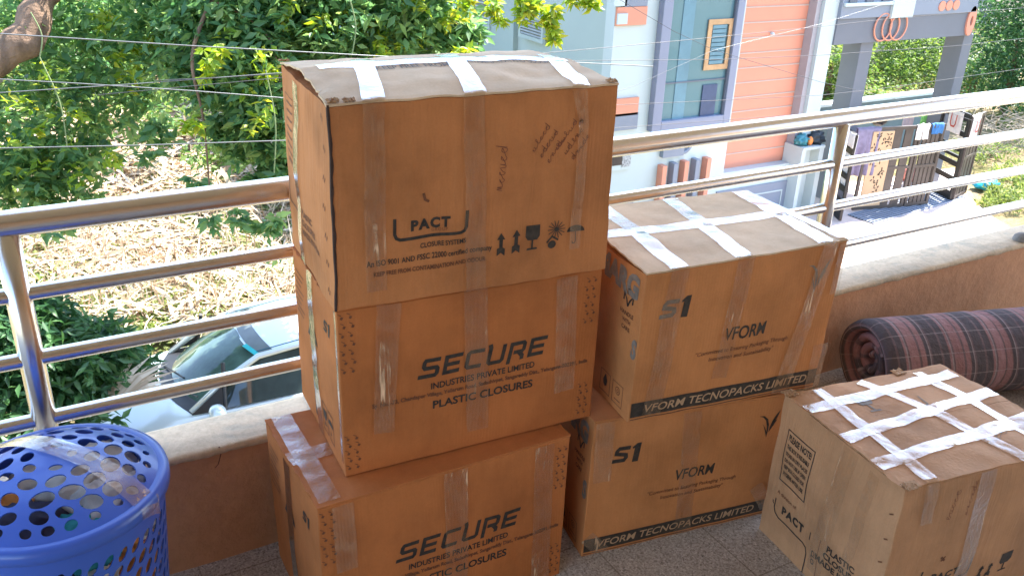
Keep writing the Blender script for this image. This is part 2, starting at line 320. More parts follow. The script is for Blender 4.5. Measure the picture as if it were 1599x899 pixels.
class Carton:
    def __init__(s, i, kraftm, label, bulge=.004, ridge=(.0, .0, .0), wob=.0014, flapmat=None, drop=0):
        s.i = i; s.c = [Vector(p) for p in CORN[i]]; s.bulge = bulge; s.ridge = ridge; s.wob = wob; s.k = kraftm
        s.fm = flapmat or kraftm; s.drop = drop
        b = (s.c[0]+s.c[1]+s.c[2]+s.c[3])/4
        s.root = thing('cardboard_box', label, 'cardboard box', b, 'taped cardboard boxes on the balcony')
        s.body(); s.nt = 0
    def frame(s, f):
        a, b, c, d = [s.c[k] for k in FIDX[f]]
        n = (b-a).cross(c-a).normalized(); return a, b, c, d, n, (b-a).length, (c-a).length
    def raw(s, f, u, v, off=0, lower=0):
        a, b, c, d, n, W, H = s.frame(f)
        p = (a*(1-u)+b*u)*(1-v) + (c*(1-u)+d*u)*v
        bl = s.bulge*16*u*(1-u)*v*(1-v) if f in 'FLRB' else 0
        wv = nz(p, 9, s.i*3.1)*s.wob*6*max(0, min(u, 1-u, v, 1-v, .17))
        p = p + n*(bl + wv + off)
        p = p + Vector((nz(p, 13, 1.7), nz(p, 13, 5.2), nz(p, 17, 9.4)))*s.wob
        return p
    def top(s, u, v, off=0):
        """outer surface of the closed flaps, v over the full depth"""
        p = s.raw('T', u, v)
        r0, r1, r2 = s.ridge; r = (r0*(1-u)**2 + 2*(2*r1-(r0+r2)/2)*u*(1-u) + r2*u*u)
        tent = 1-abs(2*min(max(v, 0), 1)-1)
        p = p + Vector((0, 0, r*tent**.85 + off + .0012*nz(p, 22, 4)*min(1, tent*4)))
        return p
    def pt(s, f, um, vm, off=0):
        """metres on the face -> world point"""
        a, b, c, d, n, W, H = s.frame(f); u, v = um/W, vm/H
        return s.top(u, v, off) if f == 'T' else s.raw(f, u, v, off)
    def body(s):
        m = MB()
        for f in 'FLRBD':
            nu, nv = (40, 26)
            def fn(u, v, f=f):
                p = s.raw(f, u, v)
                if v > .9 and f != 'D':
                    t = 5*(v-.9)*2 
                    p = p - Vector((0, 0, .0048))*t
                    if s.drop and f in 'LB':
                        uu = (1-u) if f == 'L' else u
                        p = p - Vector((0, 0, s.drop*uu*t))
                return p
            m.grid(fn, nu, nv)
        m.grid(lambda u, v: s.raw('T', u, v)-Vector((0, 0, .0048+s.drop*v*(1-u))), 40, 26)
        s.bodyo = m.build('carton', s.k, s.root, smooth=False, weld=True, bevel=.0022)
        th = .004
        for side in (0, 1):
            q = MB()
            def o_(u, v, dz=0):
                vv = v*.4985 if side == 0 else 1-v*.4985
                p = s.top(-.002+u*1.004, vv, dz)
                a, b, c, d, n, W, H = s.frame('T')
                ragged = .0016*noise.noise(Vector((u*60, v*50, s.i*7+side)))*(1 if (u < .02 or u > .98 or v > .98) else 0)
                return p + (b-a).normalized()*ragged*3 + Vector((0, 0, ragged))
            q.grid(lambda u, v: o_(u, v), 60, 16)
            n0 = len(q.v); q.grid(lambda u, v: o_(u, v, -th), 60, 16)
            nn = 61
            rim = [(0, j) for j in range(17)]; e = []
            def idx(i, j): return j*nn+i
            loop = [idx(i, 0) for i in range(61)]+[idx(60, j) for j in range(1, 17)]+[idx(i, 16) for i in range(59, -1, -1)]+[idx(0, j) for j in range(15, 0, -1)]
            for k in range(len(loop)):
                a_, b_ = loop[k], loop[(k+1) % len(loop)]; q.f.append((a_, b_, b_+n0, a_+n0))
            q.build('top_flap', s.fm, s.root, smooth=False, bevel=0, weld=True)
    def ribbon(s, segs, w, m=None, off=.0019, n=18, pucker=.0, name='tape_strip'):
        """segs: list of (face, u0,v0, u1,v1) in metres, joined end to end; w width"""
        q = MB(); rows = []
        for (f, u0, v0, u1, v1, *ww) in segs:
            w0, w1 = (ww if ww else (w, w))
            d = Vector((u1-u0, v1-v0)); L = d.length; d.normalize(); nrm = Vector((-d.y, d.x))
            k = max(3, int(L/.012))
            for j in range(k+1):
                t = j/k; c = Vector((u0, v0))+d*L*t; wt = (w0*(1-t)+w1*t); row = []
                for e in range(7):
                    a = (e/6-.5)*wt + .0012*noise.noise(Vector((j*.4, e*3 if e in (0, 6) else 0, s.nt)))
                    x = c+nrm*a
                    pk = pucker*(abs(math.sin(a*420+noise.noise(Vector((j*.25, s.nt, 0)))*4)))
                    row.append(s.pt(f, x.x, x.y, off+pk))
                rows.append(row)
        vs = [p for r in rows for p in r]; fs = []
        for j in range(len(rows)-1):
            for e in range(6): fs.append((j*7+e, j*7+e+1, (j+1)*7+e+1, (j+1)*7+e))
        q.add(vs, fs); s.nt += 1
        return q.build(name, m or TAPE, s.root, smooth=True)
    def put(s, f, polys, mats, off=.0009):
        """polys: list of (verts2d in metres on face, faces, material)"""
        vs, fs, mi = [], [], []
        ml = []
        for (P2, F2, m) in polys:
            if m not in ml: ml.append(m)
            n = len(vs); vs += [s.pt(f, x, y, off) for x, y in P2]; fs += [tuple(i+n for i in q) for q in F2]; mi += [ml.index(m)]*len(F2)
        s.pr = getattr(s, 'pr', {}); d = s.pr.setdefault(f, dict(v=[], f=[], m=[], l=[]))
        n = len(d['v']); d['v'] += vs; d['f'] += [tuple(i+n for i in q) for q in fs]
        for k in mi:
            if ml[k] not in d['l']: d['l'].append(ml[k])
            d['m'].append(d['l'].index(ml[k]))
    def flush(s, name='printed_lettering'):
        for f, d in s.pr.items():
            me = bpy.data.meshes.new(name); me.from_pydata([tuple(p) for p in d['v']], [], d['f'])
            for m in d['l']: me.materials.append(m)
            for p, k in zip(me.polygons, d['m']): p.material_index = k
            o = bpy.data.objects.new(name, me); COL.objects.link(o); adopt(o, s.root)

_tc = {}
def text2d(s, bold=0.0, spacing=1.0):
    key = (s, bold, spacing)
    if key in _tc: return _tc[key]
    c = bpy.data.curves.new('t', 'FONT'); c.body = s; c.size = 1; c.offset = bold; c.space_character = spacing; c.resolution_u = 3; c.fill_mode = 'FRONT'
    o = bpy.data.objects.new('t', c); COL.objects.link(o)
    dg = bpy.context.evaluated_depsgraph_get(); dg.update(); me = bpy.data.meshes.new_from_object(o.evaluated_get(dg))
    V = [(v.co.x, v.co.y) for v in me.vertices]; F = [tuple(p.vertices) for p in me.polygons]
    bpy.data.objects.remove(o); bpy.data.meshes.remove(me); bpy.data.curves.remove(c)
    xs = [v[0] for v in V]; x0, x1 = min(xs), max(xs); V = [(x-x0, y) for x, y in V]
    _tc[key] = (V, F, x1-x0); return _tc[key]
def T(s, u, v, w, h, m=None, bold=0.0, shear=0.0, rot=0.0, spacing=1.0):
    """lettering: left end at (u,v) baseline, total width w, capital height h"""
    V, F, L = text2d(s, bold, spacing); cap = .70
    c_, s_ = math.cos(rot), math.sin(rot); out = []
    for x, y in V:
        X = x/L*w + y/cap*h*shear; Y = y/cap*h; out.append((u+X*c_-Y*s_, v+X*s_+Y*c_))
    return (out, F, m or INK)
def stroke(pts, th, closed=False):
    pts = [Vector(p) for p in pts]
    if closed: pts.append(pts[0].copy())
    fine = []
    for a_, b_ in zip(pts, pts[1:]):
        k_ = max(1, int((b_-a_).length/.012)) if (b_-a_).length < 1 and max(abs(q) for p in pts for q in p) < .7 else 1
        fine += [a_.lerp(b_, j/k_) for j in range(k_)]
    pts = fine if closed else fine+[pts[-1]]
    n = len(pts); L = []; Rr = []
    for i, p in enumerate(pts):
        a = pts[i-1] if (i > 0 or closed) else None; b = pts[(i+1) % n] if (i < n-1 or closed) else None
        d1 = (p-a).normalized() if a is not None and (p-a).length > 0 else None; d2 = (b-p).normalized() if b is not None and (b-p).length > 0 else None
        if d1 is None: d1 = d2
        if d2 is None: d2 = d1
        n1 = Vector((-d1.y, d1.x)); n2 = Vector((-d2.y, d2.x)); m = n1+n2
        m = m.normalized() if m.length > 1e-4 else n1
        k = th/2/max(.5, m.dot(n1)); L.append(p+m*k); Rr.append(p-m*k)
    V = [tuple(q) for q in L]+[tuple(q) for q in Rr]; F = [(i, i+1, n+i+1, n+i) for i in range(n-1)]
    if closed: F.append((n-1, 0, n, 2*n-1))
    return V, F
def S(pts, th, m=None, closed=False): V, F = stroke(pts, th, closed); return (V, F, m or INK)
def poly(pts, m=None):
    if len(pts) <= 4 : return (pts, [tuple(range(len(pts)))], m or INK)
    tri = geometry.tessellate_polygon([[Vector((x, y, 0)) for x, y in pts]]); return (pts, [tuple(t) for t in tri], m or INK)
def circ(u, v, r, n=14): return [(u+r*math.cos(2*PI*k/n), v+r*math.sin(2*PI*k/n)) for k in range(n)]
ANG = {'S': [[(1,.89),(.16,.89),(.1,.8),(.1,.6),(.2,.5),(.82,.5),(.9,.42),(.9,.2),(.82,.11),(-.12,.11)]],
       'E': [[(1.02,.89),(.1,.89),(.1,.11),(.95,.11)], [(.1,.5),(.9,.5)]],
       'C': [[(1,.89),(.2,.89),(.1,.8),(.1,.2),(.2,.11),(.95,.11)]],
       'U': [[(.02,1.1),(.1,.9),(.1,.2),(.2,.11),(.8,.11),(.9,.2),(.9,1)]],
       'R': [[(.1,-.14),(.1,.89),(.8,.89),(.9,.8),(.9,.52),(.82,.44),(.3,.44)], [(.62,.42),(.88,.2),(.9,0)]]}
def angular(word, u, v, w, h, m=None, shear=.22):
    n = len(word); adv = w/n; lw = adv*.80; out = []
    for k, ch in enumerate(word):
        for pl in ANG[ch]:
            V, F = stroke([(x*lw, y*h) for x, y in pl], h*.2)
            out.append(([(u+k*adv+x+y*shear, v+y) for x, y in V], F, m or INK))
    return out
def s_one(u, v, w, h, m1=None, m2=None):
    o = []; lw = w*.56
    V, F = stroke([(lw, h*.82), (lw*.3, h*.82), (lw*.18, h*.7), (lw*.18, h*.55), (lw*.8, h*.45), (lw*.85, h*.3), (lw*.75, h*.16), (0, h*.16)], h*.2)
    o.append(([(u+x+y*.15, v+y) for x, y in V], F, m1 or INK))
    o.append(([(u+x+y*.12, v+y) for x, y in [(w*.74, 0), (w*.96, 0), (w*.96, h), (w*.80, h), (w*.66, h*.82), (w*.66, h*.72), (w*.74, h*.76)]], [(0,1,6),(1,2,6),(2,3,6),(3,4,6),(4,5,6)], m2 or INK))
    return o
def bird(u, v, s, m=None):
    w1 = [(0, .95), (.22, .86), (.40, .66), (.50, .30), (.53, .02), (.40, .30), (.22, .52), (.34, .34), (.47, -.02), (.56, -.30), (.60, .10), (.60, .40), (.50, .72), (.28, .92)]
    w2 = [(.64, -.02), (.66, .30), (.76, .62), (.92, .92), (1.10, 1.12), (1.02, .84), (.90, .58), (1.0, .66), (.84, .34), (.74, .16)]
    return [poly([(u+x*s, v+y*s) for x, y in q], m) for q in (w1, w2)]
def arrow_up(u, v, h, m=None):
    w = h*.36
    return [poly([(u-w*.5, v+h*.72), (u+w*.5, v+h*.72), (u, v+h)], m), poly([(u-w*.22, v+h*.3), (u+w*.22, v+h*.3), (u+w*.22, v+h*.72), (u-w*.22, v+h*.72)], m),
            poly([(u-w*.5, v), (u, v+h*.14), (u, v+h*.42), (u-w*.5, v+h*.32)], m), poly([(u, v+h*.14), (u+w*.5, v), (u+w*.5, v+h*.32), (u, v+h*.42)], m)]
def goblet(u, v, h, m=None):
    return [poly([(u-h*.32, v+h), (u-h*.32, v+h*.55), (u-h*.2, v+h*.40), (u+h*.2, v+h*.40), (u+h*.32, v+h*.55), (u+h*.32, v+h)], m), poly([(u-h*.04, v+h*.08), (u+h*.04, v+h*.08), (u+h*.04, v+h*.42), (u-h*.04, v+h*.42)], m), poly([(u-h*.24, v), (u+h*.24, v), (u+h*.2, v+h*.08), (u-h*.2, v+h*.08)], m)]
def sunsym(u, v, r, m=None):
    o = [poly(circ(u, v, r*.28), m)]
    for k in range(14):
        a = 2*PI*k/14; o.append(S([(u+math.cos(a)*r*.3, v+math.sin(a)*r*.3), (u+math.cos(a)*r, v+math.sin(a)*r)], r*.09, m))
    return o
def umbrella(u, v, h, m=None):
    a = [(u+h*.5*math.cos(t), v+h*.62+h*.36*math.sin(t)) for t in [PI*k/10 for k in range(11)]]
    return [poly(a, m), S([(u, v+h*.62), (u, v+h*.12), (u-h*.06, v), (u-h*.16, v+.02*h), (u-h*.18, v+h*.12)], h*.05, m)]
def frame_rect(u0, v0, u1, v1, th, m=None): return [S([(u0, v0), (u1, v0), (u1, v1), (u0, v1)], th, m, True)]
def bracket(u0, v0, u1, h, th, m=None):
    r = h*.25; return [S([(u0, v0+h), (u0, v0+r), (u0+r*.3, v0+r*.3), (u0+r, v0), (u1-r, v0), (u1-r*.3, v0+r*.3), (u1, v0+r), (u1, v0+h)], th, m)]
def scrawl(u, v, w, h, rot, seed, m=None, letters=6, th=.0011):
    """one handwritten word: joined, uneven, slanted letters"""
    rr = random.Random(seed); p = [(0, 0)]; x = 0; st_ = w/letters
    for k in range(letters):
        kind = rr.choice('aeldmu'); q = st_*rr.uniform(.8, 1.15); up_ = h*rr.uniform(.55, .8)
        if kind == 'l': q2 = [(.3, .5), (.6, 1.5), (.45, 1.7), (.35, 1.2), (.5, .1)]
        elif kind == 'd': q2 = [(.5, .9), (.1, .8), (.05, .3), (.4, .0), (.6, .8), (.65, 1.8), (.65, .1)]
        elif kind == 'm': q2 = [(.15, .9), (.3, .1), (.4, .8), (.5, .9), (.6, .1)]
        elif kind == 'u': q2 = [(.1, .8), (.15, .1), (.45, .1), (.55, .8), (.6, .1)]
        else: q2 = [(.5, .8), (.15, .7), (.1, .2), (.4, .0), (.6, .3)]
        p += [(x+a*q+rr.uniform(-.03, .03)*q, b*up_+rr.uniform(-.06, .06)*h) for a, b in q2]; x += q
    sm_ = [tuple(v_)[:2] for v_ in smoothpts2(p)]
    c_, s_ = math.cos(rot), math.sin(rot)
    return [S([(u+x*c_-y*s_, v+x*s_+y*c_) for x, y in sm_], th, m or PEN)]
def smoothpts2(p, k=4):
    p = [Vector((a, b, 0)) for a, b in p]; o = []
    for i in range(len(p)-1):
        a, b, c, d = p[max(i-1, 0)], p[i], p[i+1], p[min(i+2, len(p)-1)]
        for j in range(k):
            f = j/k; o.append(b+.5*f*(c-a+f*(2*a-5*b+4*c-d+f*(3*(b-c)+d-a))))
    return o+[p[-1]]
def staples(u, v0, v1, n, m=None):
    o = []
    for k in range(n):
        v = v0+(v1-v0)*k/(n-1)
        o += [S([(u, v-.006), (u+.004, v+.004)], .0028, m or INK_BR), S([(u+.008, v-.010), (u+.012, v)], .0028, m or INK_BR)]
    return o
def corner_marks(u0, v0, w, h, nx, ny):
    o = []
    for a in range(nx):
        for b in range(ny):
            u = u0+w*(a+.5)/nx + (.002 if b % 2 else -.002); v = v0+h*(b+.5)/ny
            o.append(poly([(u-.0035, v-.002), (u+.001, v-.004), (u+.004, v+.001), (u-.001, v+.0035)], INK_BR))
            o.append(S([(u-.007, v+.009), (u, v+.005)], .0016, INK_BR))
    return o
ADDR = 'Sy. No. -73, Chandapur Village, Yellarum Road, Sadashivpet, Sangareddy Dist., Telangana-502291, India'
def secure_print(b, dv=0.0):
    p = angular('SECURE', .165, .200+dv, .30, .046)
    p += [T('INDUSTRIES PRIVATE LIMITED', .191, .172+dv, .244, .0145, bold=.02), T(ADDR, .062, .154+dv, .51, .0095, INK_BR, bold=.035), T('PLASTIC CLOSURES', .195, .122+dv, .238, .019, bold=.025)]
    p += corner_marks(.002, .24, .036, .14, 2, 7) + corner_marks(.002, .01, .036, .09, 2, 5) + corner_marks(.552, .25, .032, .12, 2, 6) + corner_marks(.552, .01, .032, .09, 2, 5)
    b.put('F', p, None)
    q = s_one(.262, .298, .046, .03)
    q += [poly([(.168, .20), (.182, .20), (.182, .03), (.150, .03), (.150, .20), (.125, .20), (.150, .285)], INK_GREY)]
    q = q[:-1] + [poly([(.12, .225), (.20, .225), (.16, .29)], INK), poly([(.143, .03), (.180, .03), (.180, .225), (.143, .225)], INK)]
    for k in range(8): q.append(S([(.02, .34-.014*k), (.095-.012*(k % 3), .34-.014*k)], .003, INK_BR))
    q += frame_rect(.208, .03, .245, .1, .0025, INK_BR) + frame_rect(.255, .03, .292, .1, .0025, INK_BR) + goblet(.226, .045, .04) + umbrella(.273, .045, .04)
    b.put('L', q, None)
def vform_print(b, u=0, v=0, crumple=True):
    p = s_one(.045+u, .262+v, .075, .052, INK_GREY if crumple else INK, INK)
    p += bird(.437+u*3, .280+v, .058, INK_GREY if crumple else INK)
    p += [T('VFORM', .228+u, .180+v, .115, .031, bold=.018, shear=.12),
          T('"Committed to Ensuring Packaging Through', .156+u, .150+v*.6, .262, .0105, INK_BR, bold=.01, shear=.12),
          T('Innovation and Sustainability"', .195+u, .130+v*.6, .185, .0105, INK_BR, bold=.01, shear=.12)]
    b.put('F', p, None)
    b.put('F', [([(.004+.536*k/24, y) for y in (.012, .052) for k in range(25)], [(k, k+1, k+26, k+25) for k in range(24)], INK)], None, off=.0010)
    b.put('F', [T('VFORM TECNOPACKS LIMITED', .036, .0215, .47, .021, KRAFT_INK, bold=.012, shear=.2)] + [S([(.004, .0065), (.54, .0065)], .0018)], None, off=.0014)
    q = [T('HANDLE', .318, .262, .056, .010, INK_BR, bold=.03), T('WITH', .330, .244, .034, .010, INK_BR, bold=.03), T('CARE', .330, .226, .034, .010, INK_BR, bold=.03)]
    q += [S([(.328, .296), (.328, .315), (.340, .300), (.346, .285)], .005), S([(.364, .296), (.364, .315), (.352, .300), (.346, .285)], .005), poly(circ(.346, .322, .008))]
    q += [T('MARG', .20, .322, .18, .05, INK_GREY, bold=.06, rot=R(-2))]
    q += frame_rect(.258, .018, .305, .075, .0018, INK_BR) + frame_rect(.318, .018, .365, .075, .0018, INK_BR)
    q += [poly([(.282, .070), (.292, .052), (.290, .040), (.282, .034), (.274, .040), (.272, .052)]), S(circ(.342, .055, .010, 12), .0018, INK_BR, True), S(circ(.342, .055, .004, 8), .0018, INK_BR, True), S([(.328, .030), (.356, .030)], .0025, INK_BR)]
    q += [T('S', .377, .17, .02, .045, INK_GREY, bold=.06)]
    b.put('L', q, None)

b1 = Carton(1, K_SEC, 'orange brown carton with angular black lettering at the bottom of the three-box stack', .003)
b2 = Carton(2, K_SEC, 'orange brown carton with angular black lettering, middle one of the three-box stack', .003)
b3 = Carton(3, K_PA, 'brown carton with goblet and arrow symbols, topmost of the three-box stack', .006, (.024, .028, .012), .0032, K_TOP_LIT)
b4 = Carton(4, K_VF, 'shaded warm brown carton with black bottom band, lower one of the two-box stack', .003)
b5 = Carton(5, K_VF, 'warm brown carton with bright taped top, upper one of the two-box stack', .004, (.010, .004, .001), .0024, K_TOP_LIT, drop=.016)
b6 = Carton(6, K_PB, 'battered tan carton criss-crossed with shiny tape, alone on the floor by the rolled mattress', .007, (.002, .004, .004), .0038, K_PB)
secure_print(b1, -.006); secure_print(b2)
vform_print(b4, .012, .004, False); vform_print(b5)
# printing on the top box
p = [T('PACT', .150, .147, .081, .019, bold=.055, spacing=1.25), T('GROUP', .192, .139, .034, .006, INK_BR, spacing=1.2)] + bracket(.118, .131, .264, .043, .0065)
p += [T('CLOSURE SYSTEMS', .169, .108, .095, .010, bold=.02), T('An ISO 9001 AND FSSC 22000 certified company', .062, .084, .254, .0115, bold=.015), T('KEEP FREE FROM CONTAMINATION AND ODOUR', .075, .062, .228, .009, INK_BR, bold=.03)]
p += arrow_up(.336, .068, .05) + arrow_up(.370, .070, .05) + goblet(.407, .072, .052) + sunsym(.462, .108, .02) + [poly(circ(.452, .076, .009)), S([(.440, .082), (.452, .094), (.466, .084)], .004)] + umbrella(.507, .072, .042)
p += scrawl(.335, .205, .105, .020, R(83), 5, letters=6, th=.0013)
for k in range(6): p += scrawl(.405+.017*k, .275-.012*(k % 3), .065, .010, R(55), 20+k, letters=5)
p += [S([(.174, .218), (.178, .205), (.186, .200)], .005, INK_BR)]
b3.put('F', p, None)
b3.put('T', [T('KEEP FREE FROM', .135, .155, .15, .02, INK_GREY, bold=.01), T('CONTAMINATION AND ODOUR', .31, .162, .2, .02, INK_GREY, bold=.01)], None, off=.0012)
q = staples(.345, .372, .03, 7) + [T('PLASTIC', .155, .120, .085, .013, INK_BR, bold=.03), T('CLOSURES', .155, .098, .105, .013, INK_BR, bold=.03), T('MADE IN INDIA', .155, .076, .14, .013, INK_BR, bold=.03)]
q += frame_rect(.03, .205, .112, .345, .002, INK_BR) + [S([(.04, .33-.017*k), (.10, .33-.017*k)], .004, INK_BR) for k in range(8)] + bracket(.02, .11, .12, .05, .004, INK_BR)
b3.put('L', q, None)
# open seam along the near upright edge of the top box
sm = MB()
for side in (-1, 1):
    vs = []
    for k in range(41):
        t = k/40; a = b3.raw('F', .0, t, .0012); e = .0035+.0035*abs(noise.noise(Vector((t*9, side, 2))))
        if side > 0: vs += [a+Vector((0, 0, 0)), b3.raw('F', e/.58, t, .0010)]
        else: vs += [b3.raw('L', 1-e*.55/.39, t, .0010), a]
    sm.add(vs, [(2*k, 2*k+1, 2*k+3, 2*k+2) for k in range(40)])
sm.build('open_seam', pbr('dark_seam', (.045, .025, .018), .9, var=.4, scale=50), b3.root)
# battered box
q = frame_rect(.042, .188, .141, .332, .0028) + [T('PLEASE NOTE!', .05, .306, .084, .016, bold=.03)]
for k, s_ in enumerate(['THIS BOX IS REUSABLE', 'STORE IN DRY PLACES', 'DO NOT USE IF OPEN', 'KEEP BOX CLOSED FOR', 'HYGIENE AFTER USE']):
    q.append(T(s_, .05, .285-.020*k, .082, .0105, INK, bold=.03))
q += [T('A division of', .046, .150, .075, .010, INK_BR, bold=.01), T('PACT', .074, .104, .084, .022, bold=.05, spacing=1.25), S([(.045, .13), (.045, .10), (.052, .088), (.066, .082), (.16, .082), (.175, .076), (.18, .062), (.18, .0)], .0035), S([(.036, .118), (.036, .112), (.041, .108)], .003), S([(.185, .13), (.185, .108)], .003)]
q += [T('PLASTIC', .245, .122, .090, .017, bold=.035), T('CLOSURES', .238, .098, .118, .017, bold=.035), T('MADE IN INDIA', .215, .074, .17, .017, bold=.035), T('CLO', .200, .09, .04, .012, bold=.03, rot=R(-90)), S([(.222, .135), (.222, .02)], .002, INK_BR)]
for v in (.334, .27, .209): q.append(S([(.387, v-.004), (.397, v+.002)], .0035, INK_BR))
b6.put('L', q, None)
b6.put('T', goblet(.18, .265, .075, INK_GREY) + [S([(.34, .285), (.335, .25), (.32, .245)], .004, INK_GREY)] + scrawl(.33, .07, .14, .02, R(15), 9, INK_GREY, 4), None, off=.0012)
b6.put('F', [T('PACT', .155, .115, .09, .02, bold=.05, spacing=1.25)] + bracket(.125, .10, .28, .05, .005) + arrow_up(.33, .06, .05) + arrow_up(.36, .06, .05) + goblet(.41, .065, .06) + scrawl(.155, .29, .09, .018, R(80), 31, PEN, 5) + scrawl(.21, .29, .10, .014, R(82), 32, PEN, 6) + [S([(.165, .185), (.178, .172)], .006, INK_BR), S([(.178, .185), (.168, .172)], .004, INK_BR)], None)
for b in (b1, b2, b3, b4, b5, b6): b.flush()
# tape
H = .39
b3.ribbon([('T', .14, .30, .082, .0), ('F', .082, .396, .080, .03)], .040)
b3.ribbon([('T', .335, .33, .275, .0), ('F', .275, .396, .285, .0)], .042)
b3.ribbon([('T', .545, .26, .494, .0), ('F', .494, .396, .508, .33, .036, .022), ('F', .508, .33, .505, .06, .022, .026)], .036, TAPE_M, pucker=.0015)
b3.ribbon([('T', .03, .20, .56, .20)], .05)
b3.ribbon([('L', .155, .39, .125, .0)], .040, TAPE_M, pucker=.001)
b2.ribbon([('F', .105, .385, .085, .09, .05, .045)], .05); b2.ribbon([('F', .29, .388, .300, .04)], .052); b2.ribbon([('F', .505, .38, .515, .09)], .052, TAPE_M)
b2.ribbon([('L', .155, .385, .185, .0)], .045, TAPE_M, pucker=.0012); b2.ribbon([('L', .355, .38, .355, .03)], .012, TAPE_M)
b1.ribbon([('F', .05, .385, .055, .22)], .046, TAPE_M, pucker=.001); b1.ribbon([('F', .30, .388, .31, .01)], .055); b1.ribbon([('F', .52, .385, .53, .0)], .05)
b1.ribbon([('T', .035, .36, .030, .01)], .045, TAPE_M, pucker=.0022); b1.ribbon([('T', .0, .18, .14, .19)], .05, TAPE_M, pucker=.002); b1.ribbon([('L', .165, .38, .165, .02)], .045, TAPE_M)
b5.ribbon([('T', .10, .40, .09, .20), ('T', .09, .20, .083, .0), ('F', .083, .386, .06, .01, .046, .05)], .046)
b5.ribbon([('T', .31, .40, .28, .20), ('T', .28, .20, .255, .0), ('F', .255, .386, .235, .08)], .046)
b5.ribbon([('T', .535, .40, .51, .20), ('T', .51, .20, .492, .0), ('F', .492, .386, .43, .0, .044, .05)], .046, TAPE_M, pucker=.0012)
b5.ribbon([('T', .0, .208, .553, .208)], .044); b5.ribbon([('R', .20, .385, .20, .22)], .046, TAPE_M)
b5.ribbon([('T', .548, .40, .548, .02), ('F', .530, .383, .532, .25)], .026, TAPE_M, pucker=.001)
b5.ribbon([('F', .53, .12, .532, .0)], .045, TAPE_M, pucker=.002)
b4.ribbon([('F', .27, .385, .29, .0)], .05); b4.ribbon([('F', .03, .39, .035, .22), ], .05, TAPE_M); b4.ribbon([('F', .50, .11, .545, .03)], .04, TAPE_M, pucker=.003); b4.ribbon([('F', .01, .06, .06, .0)], .04, TAPE_M)
b6.ribbon([('T', .0, .318, .55, .345)], .036, TAPE_M, pucker=.0016)
b6.ribbon([('T', .0, .19, .34, .225), ('T', .34, .225, .56, .24)], .036, TAPE_M, pucker=.0016)
b6.ribbon([('T', .0, .085, .24, .105), ('T', .24, .105, .56, .125)], .038, TAPE_M, pucker=.0018)
b6.ribbon([('T', .098, .39, .080, .0), ('F', .080, .400, .083, .30)], .034, TAPE_M, pucker=.0014)
b6.ribbon([('T', .25, .39, .315, .22), ('T', .315, .22, .36, .0)], .034, TAPE_M, pucker=.0014)
b6.ribbon([('T', .455, .38, .47, .0)], .034, TAPE_M, pucker=.001)
b6.ribbon([('L', .245, .40, .215, .03)], .05); b6.ribbon([('L', .325, .39, .30, .0)], .03)
b6.ribbon([('F', .25, .40, .26, .0)], .05)
# torn flap tips at the corners of the battered boxes
def tornbits(b, spots, s=.018):
    for k, (f, u, v) in enumerate(spots):
        q = MB()
        def fn(a, c):
            p = b.pt(f, u+(a-.5)*s*2.2, v+(c-.5)*s*1.5, .002)
            return p+Vector((.004*noise.noise(Vector((a*5, c*4, k))), .004*noise.noise(Vector((a*4, c*5, k+9))), .007*abs(noise.noise(Vector((a*6, c*3, k*3.3))))))
        q.grid(fn, 9, 7); q.build('torn_edge', K_IN, b.root, solid=.002)
tornbits(b6, [('T', .01, .395), ('T', .02, .005), ('T', .40, .395)], .017)
tornbits(b3, [('T', .012, .008), ('T', .04, .004), ('T', .005, .39), ('T', .565, .006)], .009)
#@@OBJ
# ================================================================ THE GROUND OUTSIDE
def ground_mat():
    m, t, b = nmat('dry_earth'); b.inputs['Roughness'].default_value = .95; b.inputs['Specular IOR Level'].default_value = .1
    a = noise_tex(t, .5, 8, .65); e = noise_tex(t, 7, 8, .75)
    c = ramp(t, a, [(.35, (.10, .13, .04)), (.47, (.24, .21, .11)), (.6, (.42, .33, .22))])
    c2 = mixc(t, .7, c.outputs[0], ramp(t, e, [(.3, (.35, .32, .28)), (.5, (.8, .75, .65)), (.7, (1, .97, .9))]).outputs[0], 'MULTIPLY')
    t.links.new(c2, b.inputs['Base Color']); bump(t, b, e, 1, .08); return m
g = MB()
def gfn(u, v):
    x = -300+600*u; y = -60+560*v
    return (x, y, GZ)
gm = MB().grid(lambda u, v: (-40+110*u, 1.2+78*v, GZ + .10*noise.noise(Vector((u*50, v*50, 0))) + max(0, (1.2+78*v-34))*.06), 110, 80)
gm.add([(-400, 1.2, GZ-.12), (500, 1.2, GZ-.12), (500, 600, GZ-.12), (-400, 600, GZ-.12), (-400, -300, GZ-.12), (500, -300, GZ-.12)], [(0, 1, 2, 3), (4, 5, 1, 0)])
tag(gm.build('ground', ground_mat()), kind='structure')
PAVE = pbr('pale_pink_paving', (.62, .50, .44), .8, var=.12, scale=2.5, bmp=.2, bscale=60)
dz = GZ+.13
a, b_, c_, d_ = onz(1180, 470, dz), onz(1599, 420, dz), onz(1520, 300, dz), onz(1225, 300, dz)
dr = MB(); 
drp = [onz(1100, 520, dz), onz(1640, 470, dz), onz(1600, 372, dz), onz(1545, 335, dz), onz(1505, 302, dz), onz(1490, 262, dz), onz(1225, 300, dz)]
n = len(drp); dr.add(list(drp)+[p-Vector((0, 0, .25)) for p in drp], [tuple(range(n))]+[(i, i+n, (i+1) % n+n, (i+1) % n) for i in range(n)])
tag(dr.build('driveway', PAVE), kind='structure')

